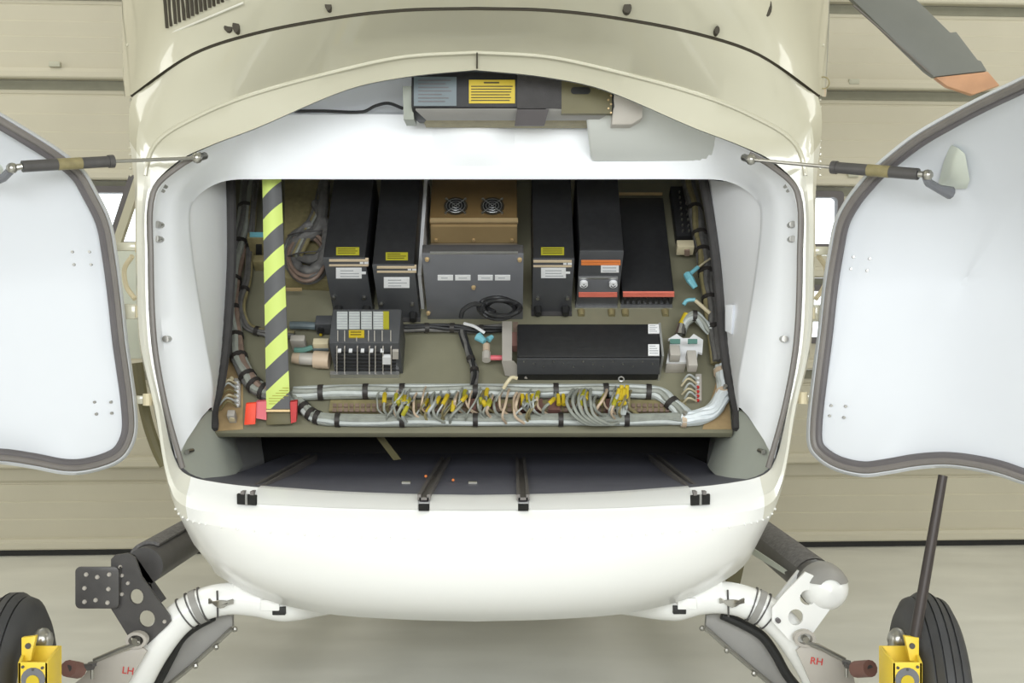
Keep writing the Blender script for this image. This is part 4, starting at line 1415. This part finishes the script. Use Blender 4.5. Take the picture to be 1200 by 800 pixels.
def make_door(outline, side, dots):
    loop = spline([V((x, y, 0)) for x, y in outline], 5, True)
    cx = sum(p.x for p in loop) / len(loop)
    cy = sum(p.y for p in loop) / len(loop) - 10
    if side < 0:
        cx, cy = -30, 350
    else:
        cx, cy = 1130, 330

    def off(kpx):
        out = []
        n = len(loop)
        for i, p in enumerate(loop):
            tdir = loop[(i + 1) % n] - loop[i - 1]
            nn = V((tdir.y, -tdir.x, 0)).normalized()
            c = V((cx, cy, 0)) - p
            if nn.dot(c) < 0:
                nn = -nn
            out.append(p + nn * kpx)
        return out

    def p3(p, dd=0.0):
        return P(p.x, p.y, door_depth(p.x, p.y, side) + dd)

    def dish(p):
        dx, dy = (p.x - cx) / 190, (p.y - cy) / 230
        return 0.05 * max(0, 1 - dx * dx - dy * dy)
    edge = off(3)
    rows = []
    for s in (0.02, 0.2, 0.4, 0.6, 0.75, 0.88, 1.0):
        rows.append([p3(V((cx, cy, 0)) + (p - V((cx, cy, 0))) * s, dish(V((cx, cy, 0)) + (p - V((cx, cy, 0))) * s)) for p in edge])
    rows[-1] = [p3(p, 0.0) for p in edge]
    b = B()
    back = [[p + V((side * 0.006, 0.035, 0)) for p in r] for r in reversed(rows)]
    outer = [p3(p, 0.012) for p in loop]
    b.grid(rows + [outer] + back, True)
    b.add(rows[0], [tuple(range(len(rows[0])))])
    b.add(back[-1], [tuple(range(len(back[-1])))])
    d = b.build('clamshell_door', M_DOORIN, heli, smooth=50)
    for kk, r in ((8.5, 0.0082), (14.5, 0.0082)):
        pts = [p3(p, -0.004) for p in off(kk)]
        pts.append(pts[0])
        B().tube(pts, r, 8, False).build('door_seal', M_SEAL if kk > 10 else M_SEALD, d)
    for px, py in dots:
        dd = door_depth(px, py, side) + dish(V((px, py, 0)))
        c = P(px, py, dd)
        B().tube([c + V((0, 0.003, 0)), c + V((0, -0.004, 0))], [0.0038, 0.003], 8).build('door_screw', M_STEEL, d)
    return d, p3, dish


ld, lp3, ldish = make_door(Ldoor, -1, [(85, 295), (105, 295), (87, 310), (107, 310), (111, 471), (130, 471), (113, 485), (131, 484)])
rd, rp3, rdish = make_door(Rdoor, 1, [(1000, 301), (1019, 303), (997, 315), (1016, 317), (974, 475), (991, 476), (972, 487), (989, 489)])


# gas struts
def strut(a, b_, c_, e_, lab0, lab1, side):
    """a ball joint on fuselage, b_ rod/cylinder transition, c_ cylinder end, e_ door end"""
    s = B().tube([b_, c_], 0.0125, 14).build('gas_strut', M_SKID, heli)
    d = (c_ - b_).normalized()
    B().tube([a, b_], 0.0042, 10).build('piston_rod', M_STEEL, s)
    B().tube([b_ - d * 0.004, b_ + d * 0.008], 0.0145, 14).build('end_collar', M_SKID, s)
    B().tube([c_, e_], 0.007, 10).build('end_fitting', M_STEEL, s)
    B().sphere(a, 0.013, 10).build('ball_joint', M_STEEL, s)
    B().sphere(e_, 0.012, 10).build('ball_joint', M_STEEL, s)
    B().tube([b_ + (c_ - b_) * lab0, b_ + (c_ - b_) * lab1], 0.0129, 14).build('strut_label', M_CABO, s, label='faded olive label band')
    B().tube([a, a + V((-side * 0.01, 0.03, 0.01))], 0.009, 8).build('mounting_lug', M_STEEL, s)
    return s


dl = door_depth(12, 200, -1) - 0.075
dr = door_depth(1085, 207, 1) - 0.075
dl2 = dl + (2.585 - dl) * 0.55
dr2 = dr + (2.585 - dr) * 0.5
strut(P(231, 185, 2.585), P(131, 189, dl2), P(26, 195, dl + 0.01), P(14, 197, dl), 0.35, 0.62, -1)
strut(P(880, 187, 2.585), P(977, 196, dr2), P(1076, 204, dr + 0.01), P(1087, 205, dr), 0.42, 0.68, 1)
for door, pts, arm, side in ((ld, [(-45, 178), (-8, 182), (6, 196), (4, 214), (-20, 226), (-48, 226)], [(12, 200), (4, 208), (-12, 212)], -1), (rd, [(1097, 222), (1104, 190), (1113, 168), (1126, 178), (1134, 222)], [(1086, 208), (1088, 214), (1100, 221), (1114, 226)], 1)):
    base = [P(x, y, door_depth(x, y, side) + 0.03) for x, y in pts]
    cen = sum(base, V((0, 0, 0))) / len(base)
    f_ = [cen + (p - cen) * 0.7 + V((0, -0.040, 0)) for p in base]
    n = len(base)
    B().add(base + f_, [tuple(range(n)), tuple(range(2 * n - 1, n - 1, -1))] + [(i, (i + 1) % n, n + (i + 1) % n, n + i) for i in range(n)]).build('strut_bracket', M_CORNER, door, bevel=0.004)
    B().tube([P(x, y, door_depth(x, y, side) - 0.075 + 0.02 * k) for k, (x, y) in enumerate(arm)], [0.009] * (len(arm) - 1) + [0.014], 10).build('strut_arm', M_GREYP, door)

# hinge arms and cable sleeves between fuselage and doors
for sx, rows_ in ((-1, ((289, 5), (365, 9), (468, 5))), (1, ((294, 5), (367, 10), (466, 5)))):
    for py, hh in rows_:
        h0 = 395 if py < 450 else 386
        a, b2 = HP(sx * (h0 - 2), py, 2.63), HP(sx * (h0 + 22), py, 2.66)
        hg = B().box((a + b2) / 2, ((b2 - a).length / 2, 0, 0), (0, 0.012, 0), (0, 0, hh * 0.002)).build('hinge_arm', M_PAINTSH, heli, bevel=0.003)
        B().tube([a + V((0, 0, -0.014)), a + V((0, 0, 0.014))], 0.011, 10).build('hinge_pin', M_BEIGE, hg)
    pts = spline([HP(sx * 402, 300, 2.68), HP(sx * 411, 315, 2.70), HP(sx * 409, 335, 2.70), HP(sx * 399, 350, 2.68)], 6)
    B().tube(pts, 0.006, 8).build('hinge_cable', M_BEIGE, heli)
# slanted front door frame of the cabin seen past the left flank, and dark sliding rail
fr = heli
B().prism([P(131, 285, 4.3), P(141, 285, 4.3), P(168, 205, 4.3), P(158, 205, 4.3)], (0, 0.03, 0)).build('cabin_door_frame', M_PAINTSH, heli)
B().prism([P(125, 285, 4.32), P(132, 285, 4.32), P(159, 205, 4.32), P(151, 205, 4.32)], (0, 0.03, 0)).build('cabin_door_seal', M_SEAL, heli)
B().prism([P(128, 292, 4.3), P(176, 292, 4.3), P(176, 420, 4.3), P(140, 420, 4.3)], (0, 0.03, 0)).build('cabin_door_lower', M_CORNER, heli, bevel=0.004)
B().tube(spline([P(161, 425, 2.76), P(166, 460, 2.76), P(173, 495, 2.76), P(184, 527, 2.76), P(193, 545, 2.76)], 5), 0.014, 8).build('flank_rail', M_OLIVE, heli)
B().tube(spline([P(931, 470, 2.74), P(925, 500, 2.74), P(917, 528, 2.74)], 5), 0.006, 8).build('flank_rail', M_GAP, heli)

# ================================================================== LANDING GEAR
ctube = [(335, 709, 2.78), (300, 703, 2.77), (268, 701, 2.76), (235, 709, 2.75), (207, 727, 2.74), (183, 757, 2.73), (163, 792, 2.73), (146, 832, 2.73)]
left_pts = [P(*p) for p in ctube]
rct = [(790, 708, 2.78), (820, 701, 2.77), (850, 700, 2.76), (884, 709, 2.75), (914, 729, 2.74), (938, 759, 2.73), (958, 793, 2.73), (974, 832, 2.73)]
right_pts = [P(*p) for p in rct]
full = spline(list(reversed(left_pts)) + [P(400, 700, 2.95), P(557, 697, 3.0), P(712, 700, 2.95)] + right_pts, 6)
nf = len(full)
rad = []
for i, p in enumerate(full):
    rad.append(0.040)
B().tube(full, rad, 18).build('cross_tube', M_WHITE, heli, smooth=60)
for sx, pts in ((-1, left_pts), (1, right_pts)):
    c = spline(pts, 10)
    for i, w, r, m_, nm in ((31, 0.016, 0.0440, M_PLATE, 'tube_band'), (29, 0.003, 0.0448, M_SKID, 'band_edge'), (33, 0.003, 0.0448, M_SKID, 'band_edge'), (36, 0.003, 0.0440, M_SKID, 'band_edge')):
        d = (c[i + 1] - c[i - 1]).normalized()
        B().tube([c[i] - d * w / 2, c[i] + d * w / 2], r, 18).build(nm, m_, heli)
    # clamp with wire at the belly end of the tube
    q = c[21]
    cl = B()
    for k in range(6):
        cl.tube(spline([q + V((-0.03, -0.045, 0.002 * k)), q + V((0, -0.052, 0.006 - 0.003 * k)), q + V((0.03, -0.044, 0.004 * (k % 3)))], 4), 0.0028, 6)
    cl.build('lashing_wires', M_STEEL, heli, stuff=True)
    B().tube([q + V((-0.01, -0.043, 0.03)), q + V((-0.008, -0.045, -0.036))], 0.0025, 6).build('clamp_line', M_SKID, heli)
    q = c[1]
    B().box(c[4] + V((0, -0.03, 0.006)), (0.024, 0, 0), (0, 0.02, 0), (0, 0, 0.014)).build('saddle_clamp', M_WHITE, heli, bevel=0.003)
    B().box(q + V((0.0, -0.035, -0.004)), (0.016, 0, 0), (0, 0.016, 0), (0, 0, 0.010)).build('saddle_foot', M_RUB, heli, bevel=0.002)
    # white block under the belly where the tube is attached
    q = c[13]
    B().prism([q + V((-0.035, -0.03, 0.02)), q + V((0.035, -0.03, 0.02)), q + V((0.03, -0.03, 0.075)), q + V((-0.02, -0.03, 0.075))], (0, 0.05, 0)).build('belly_fitting', M_WHITE, heli, bevel=0.004)

# skid tubes
xl, zl = P(163, 667, 2.76).x, P(163, 667, 2.76).z
xrr, zrr = P(968, 689, 2.70).x, P(968, 689, 2.70).z
B().tube([(xl, 2.80, zl), (xl, 4.9, zl)], 0.047, 20).build('skid_tube', M_SKID, heli)
rows = []
for ro_ in (0.0485, 0.056):
    rr_ = [(th_, ro_) for th_ in (62, 78, 94, 110, 126, 142, 156)]
    rows.append(rr_ if ro_ < 0.05 else rr_)
ring = [(a, 0.0485) for a in (62, 78, 94, 110, 126, 142, 156)] + [(a, 0.057) for a in (156, 142, 126, 110, 94, 78, 62)]
tp = B().grid([[V((xl + math.cos(math.radians(a)) * r, y, zl + math.sin(math.radians(a)) * r)) for a, r in ring] for y in (2.84, 4.9)], True)
tp.add([V((xl + math.cos(math.radians(a)) * r, 2.84, zl + math.sin(math.radians(a)) * r)) for a, r in ring], [tuple(range(14))])
tp = tp.build('tread_strip', M_TREAD, heli)
B().tube([(xrr, 2.70, zrr), (xrr, 4.9, zrr)], 0.052, 20).build('skid_tube', M_SKID, heli)
prof = [(0.0, 0.057), (0.02, 0.057), (0.045, 0.054), (0.065, 0.044), (0.078, 0.028), (0.084, 0.0002)]
Mx = Matrix.Translation(V((xrr, 2.74, zrr))) @ Matrix(((0, 1, 0), (-1, 0, 0), (0, 0, 1))).to_4x4()
ec = B().lathe(prof, Mx, 24).build('skid_end_cap', M_WHITE, heli, label='white rounded skid end cap')
B().tube([(xrr, 2.738, zrr), (xrr, 2.745, zrr)], 0.0585, 24).build('cap_seam', M_SKID, ec)
dk_ = B()
# dark worn patch inset on the top of the cap
rows = []
for a in range(13):
    rw_ = []
    for x_, r in prof[:5]:
        t0 = math.asin(min(1.0, 0.017 / (r * 1.03)))
        th = t0 + (math.pi - 2 * t0) * a / 12
        rw_.append(V((xrr + math.cos(th) * r * 1.03, 2.74 - x_ * 1.03, zrr + math.sin(th) * r * 1.03)))
    rows.append(rw_)
dk_.grid(rows)
dk_.build('cap_top', M_PLATE, ec, label='grey worn top of the cap')
tr = B()
rows = []
for a in range(8):
    th = math.radians(35 + a * 16)
    rows.append([V((xrr + math.cos(th) * 0.0535, y, zrr + math.sin(th) * 0.0535)) for y in (2.80, 4.9)])
tr.grid(rows)
tr.build('tread_strip', M_TREAD, heli)
B().prism([P(875, 637, 3.1), P(928, 672, 2.85), P(932, 680, 2.85), P(875, 646, 3.1)], (0, 0.03, 0)).build('step_edge', M_CORNER, heli)

# left dark bracket plate with lightening holes
def gz(px, py, d=2.70):
    return P(px, py, d)


bl = B().plate([(130, 655), (135, 650), (150, 648), (158, 653), (166, 676), (199, 722), (200, 728), (196, 733), (173, 755), (168, 754), (150, 745), (130, 713)], [circle2(160, 699, 8, 9), circle2(172, 725, 9.5, 10)], lambda x, y: gz(x, y, 2.69), (0, 0.008, 0)).build('skid_bracket', M_SKID, heli)
B().plate([(150, 648), (158, 650), (194, 702), (186, 708), (178, 690)], [circle2(174, 688, 4, 6)], lambda x, y: gz(x, y, 2.80), (0, 0.008, 0)).build('skid_bracket', M_SKID, heli)
bp_ = B().plate(rrect2(88, 664, 139, 713, 6), [], lambda x, y: gz(x, y, 2.672), (0, 0.006, 0)).build('mounting_plate', M_SKID, heli, bevel=0.001, label='dark square plate with eight bright rivets')
for x, y in ((101, 673), (114, 676), (128, 673), (99, 689), (127, 690), (99, 705), (112, 703), (126, 706)):
    c = gz(x, y, 2.672)
    B().tube([c, c + V((0, -0.004, 0))], [0.0055, 0.004], 10).build('rivet', M_LPLATE, bp_)
for x, y in ((141, 664), (143, 674), (150, 683), (143, 696), (193, 728)):
    c = gz(x, y, 2.69)
    B().tube([c, c + V((0, -0.004, 0))], [0.005, 0.004], 8).build('rivet', M_LPLATE, bl)
B().prism([gz(140, 664, 2.675), gz(143, 664, 2.69), gz(141, 706, 2.69), gz(138, 706, 2.675)], (0, 0.004, 0)).build('plate_flange', M_SKID, heli)
# right white bracket
br = B().plate([(917, 697), (944, 670), (953, 674), (976, 704), (974, 712), (953, 741), (940, 760), (925, 750), (905, 728), (905, 712)], [circle2(947, 700, 9.5, 9), circle2(932.5, 723, 9, 9.5)], lambda x, y: gz(x, y, 2.68), (0, 0.008, 0)).build('skid_bracket', M_WHITE, heli, label='white skid bracket with two round holes')
B().plate([(905, 705), (935, 668), (945, 672), (920, 705)], [circle2(931, 690, 4, 5)], lambda x, y: gz(x, y, 2.78), (0, 0.008, 0)).build('skid_bracket', M_WHITE, heli)
c = gz(911, 726, 2.68)
B().tube([c + V((0, 0.01, 0)), c + V((0, -0.012, 0))], 0.006, 10).build('bracket_bolt', M_SEAL, br)
# lower jacking plates with marker writing


def text(body, loc, size, parent, m, xdir=1):
    cu = bpy.data.curves.new('marker_text', 'FONT')
    cu.body = body
    cu.size = size
    cu.extrude = 0.0008
    cu.align_x = 'CENTER'
    cu.align_y = 'CENTER'
    tmp = bpy.data.objects.new('marker_text', cu)
    COL.objects.link(tmp)
    bpy.context.view_layer.update()
    me = bpy.data.meshes.new_from_object(tmp.evaluated_get(bpy.context.evaluated_depsgraph_get()))
    bpy.data.objects.remove(tmp)
    R = Matrix.Rotation(math.pi / 2, 4, 'X') @ Matrix.Rotation(math.radians(-8), 4, 'Z')
    o0 = V((0, 0, 0))
    q = parent
    while q is not None:
        o0 += q.location
        q = q.parent
    me.transform(Matrix.Translation(V(loc) - o0) @ R)
    me.materials.clear()
    me.materials.append(m)
    o = bpy.data.objects.new('marker_text', me)
    COL.objects.link(o)
    o.parent = parent
    return o


jl = B().plate([(110, 774), (165, 757), (172, 763), (150, 800), (128, 840), (60, 840), (88, 800), (98, 792)], [], lambda x, y: gz(x, y, 2.66), (0, 0.008, 0)).build('jacking_plate', M_LPLATE, heli, bevel=0.001)
text('LH', gz(150, 786, 2.658), 0.024, jl, M_TXT)
jr = B().plate([(933, 762), (945, 753), (960, 754), (990, 772), (1000, 790), (1010, 840), (975, 840), (950, 800)], [], lambda x, y: gz(x, y, 2.66), (0, 0.008, 0)).build('jacking_plate', M_LPLATE, heli, bevel=0.001)
text('RH', gz(957, 775, 2.658), 0.024, jr, M_TXT)
for side, pts, cen, pin, tubep in ((-1, [(110, 774), (140, 761), (165, 752)], (161, 749), (108, 778), [(92, 785), (80, 783)]), (1, [(990, 773), (965, 760), (945, 752)], (942, 747), (992, 776), [(1003, 784), (1020, 783)])):
    par = jl if side < 0 else jr
    B().tube([gz(x, y, 2.65) for x, y in pts], 0.006, 8).build('plate_lip', M_STEEL, par)
    c = gz(cen[0], cen[1], 2.66)
    B().plate(circle2(0, 0, 0.026, 0.020, 18), [circle2(0, 0, 0.018, 0.013, 18)], lambda u, w: c + V((u, -0.012, w)), (0, 0.02, 0)).build('washer', M_LPLATE, par)
    B().tube([c + V((0, 0.0, 0)), c + V((0, -0.02, 0))], 0.008, 10).build('bolt', M_STEEL, par)
    a = gz(pin[0], pin[1], 2.60)
    B().tube([a, a + V((0, 0, -0.034))], [0.006, 0.004], 10).build('pin', M_STEEL, par)
    B().tube([a + V((0, 0, 0.004)), a + V((0, 0, -0.004))], 0.010, 10).build('pin_head', M_SKID, par)
    B().tube([gz(pin[0], pin[1] + 3, 2.6), gz(tubep[1][0], tubep[1][1], 2.52)], 0.008, 10).build('tow_axle', M_SKID, par)
    B().tube([gz(tubep[0][0], tubep[0][1], 2.57), gz(tubep[1][0], tubep[1][1], 2.52)], 0.019, 12).build('bush', M_BUSH, par, label='brown rubber bush')
# step plates under the cross tube and the hoses along them
for side, pts, edge, hose in ((-1, [(262, 719), (272, 722), (272, 735), (226, 778), (185, 812), (178, 812), (195, 778), (210, 750), (234, 732), (248, 723)], [(272, 736), (250, 757), (226, 779), (186, 812)], [(250, 722), (228, 734), (212, 748), (201, 768), (187, 795), (175, 815)]),
                              (1, [(838, 719), (828, 721), (827, 735), (887, 787), (915, 812), (928, 812), (916, 783), (904, 762), (880, 741), (852, 722)], [(826, 735), (855, 761), (887, 788), (916, 812)], [(846, 720), (872, 732), (893, 745), (908, 765), (922, 790), (940, 812)])):
    sp_ = B().plate(pts, [], lambda x, y: gz(x, y, 2.82), (0, 0.02, 0)).build('step_plate', M_PLATE, heli, bevel=0.001)
    B().tube([gz(x, y, 2.81) for x, y in edge], 0.006, 8).build('plate_edge', M_STEEL, sp_)
    for x, y in edge[:3]:
        B().sphere(gz(x - side * 3, y + 1, 2.80), 0.008, 8).build('edge_bolt', M_STEEL, sp_)
    B().tube(spline([gz(x, y, 2.795) for x, y in hose], 5), 0.012, 10).build('brake_hose', M_RUB, heli)

# ================================================================== ROTOR BLADE
def bp3(px, py):
    return P(px, py, 4.1)


bl_ = B().plate([(985, -14), (1085, 83), (1095, 90), (1157, 83), (1150, 71), (1146, 70), (1121, 37), (1114, 38), (1075, 0), (1058, -16)], [], bp3, (0, 0.03, 0)).build('rotor_blade', M_BLADE, heli, bevel=0.004)
B().plate([(1096, 90.5), (1110, 101), (1140, 111), (1172, 100), (1158, 83.5)], [], bp3, (0, 0.028, 0)).build('blade_tip', M_TIP, bl_, bevel=0.004, label='faded orange blade tip')
B().tube([P(1000, 6, 4.095), P(1090, 86, 4.095)], 0.004, 6).build('leading_edge', M_SEALD, bl_)


# ================================================================== GROUND HANDLING WHEELS
def wheel(side, cx, label):
    d = 2.42
    cz = 0.237
    x = (cx - 600) * d / F
    t = thing('ground_wheel', label, 'wheel', (x, d, 0))
    R, w = 0.232, 0.047
    prof = [(-w * 0.7, 0.11), (-w * 0.95, 0.13), (-w * 1.12, 0.165), (-w * 1.05, 0.195), (-w * 0.8, 0.217)]
    for a in (-0.55, -0.18, 0.18, 0.55):
        r = R - 0.018 * abs(a) ** 2 * 2
        prof += [(w * (a - 0.04), r), (w * (a - 0.03), r - 0.005), (w * (a + 0.03), r - 0.005), (w * (a + 0.04), r)]
    prof += [(w * 0.8, 0.217), (w * 1.05, 0.195), (w * 1.12, 0.165), (w * 0.95, 0.13), (w * 0.7, 0.11)]
    M = Matrix.Translation(V((x, d, cz))) @ Matrix.Rotation(math.radians(-8 * side), 4, 'Z')
    B().lathe(prof, M, 48).build('tyre', M_TYRE, t, smooth=40)
    hub = [(-w * 0.72, 0.001), (-w * 0.72, 0.05), (-w * 0.6, 0.06), (-w * 0.66, 0.112), (-w * 0.3, 0.118), (w * 0.3, 0.118), (w * 0.66, 0.112), (w * 0.6, 0.06), (w * 0.72, 0.05), (w * 0.72, 0.001)]
    B().lathe(hub, M, 32).build('hub', M_LPLATE, t)
    return t


rw = wheel(1, 1087, 'right ground handling wheel with yellow jack frame and raised dark lever')
lw = wheel(-1, 12, 'left ground handling wheel with yellow jack frame, cut by the picture edge')


def jack(t, s, ox):
    """yellow open frame: s=1 right wheel, mirrored for the left; ox maps right-hand pixel columns"""
    def q(px, py, d):
        return P(ox(px), py, d)
    b = B()
    d0, d1 = 2.20, 2.29
    # front plate, inner side plate, outer side plate, floor of an open box
    b.prism([q(1046, 776, d0), q(1081, 776, d0), q(1081, 870, d0), q(1046, 870, d0)], (0, 0.006, 0))
    fp = b.build('front_plate', M_YFRAME, t, bevel=0.001)
    B().prism([q(1046, 776, d0), q(1031, 757, d1), q(1031, 850, d1), q(1046, 870, d0)], (s * 0.006, 0, 0)).build('side_plate', M_YFRAME, t, bevel=0.001)
    B().prism([q(1081, 776, d0), q(1073, 757, d1), q(1073, 850, d1), q(1081, 870, d0)], (-s * 0.006, 0, 0)).build('side_plate', M_YFRAME, t, bevel=0.001)
    B().prism([q(1031, 757, d1), q(1073, 757, d1), q(1073, 850, d1), q(1031, 850, d1)], (0, 0.006, 0)).build('back_plate', M_YFRAME, t, bevel=0.001)
    lug = B().prism([q(1060, 745, 2.25), q(1077, 747, 2.25), q(1077, 776, 2.24), q(1066, 774, 2.24), q(1064, 762, 2.245)], (0, 0.012, 0)).build('lever_socket', M_YFRAME, t, bevel=0.001)
    c = q(1068, 756, 2.25)
    B().tube([c, c + V((0, -0.006, 0))], 0.006, 10).build('socket_bolt', M_SKID, lug)
    st_ = B().plate(circle2(0, 0, 0.024, 0.024, 18), [], lambda u, w: q(1063, 796, d0) + V((u, -0.002, w)), (0, 0.003, 0)).build('round_sticker', M_GREYP, t)
    B().plate(circle2(0, 0, 0.013, 0.013, 16), [], lambda u, w: q(1063, 798, d0) + V((u, -0.004, w)), (0, 0.003, 0)).build('sticker_centre', M_YEL, st_)
    for px, py in ((1052, 782), (1063, 784), (1075, 781)):
        c = q(px, py, d0)
        B().tube([c, c + V((0, -0.003, 0))], 0.003, 8).build('rivet', M_SKID, fp)
    c0 = q(1052, 750, 2.33)
    B().sphere(c0, 0.022, 12, (1, 1, 1.2)).build('axle_cap', M_STEEL, t)
    for zc, rr in ((860, 0.012),):
        B().tube([q(1046, zc, 2.30), q(1086, zc + 8, 2.42)], rr, 10).build('axle', M_STEEL, t)


jack(rw, 1, lambda x: x)
B().tube([P(1072, 748, 2.262), P(1105, 557, 2.30)], [0.0115, 0.0095], 12).build('lever', M_LEVER, rw, label='dark brown lever bar')
jack(lw, -1, lambda x: 1102 - x)
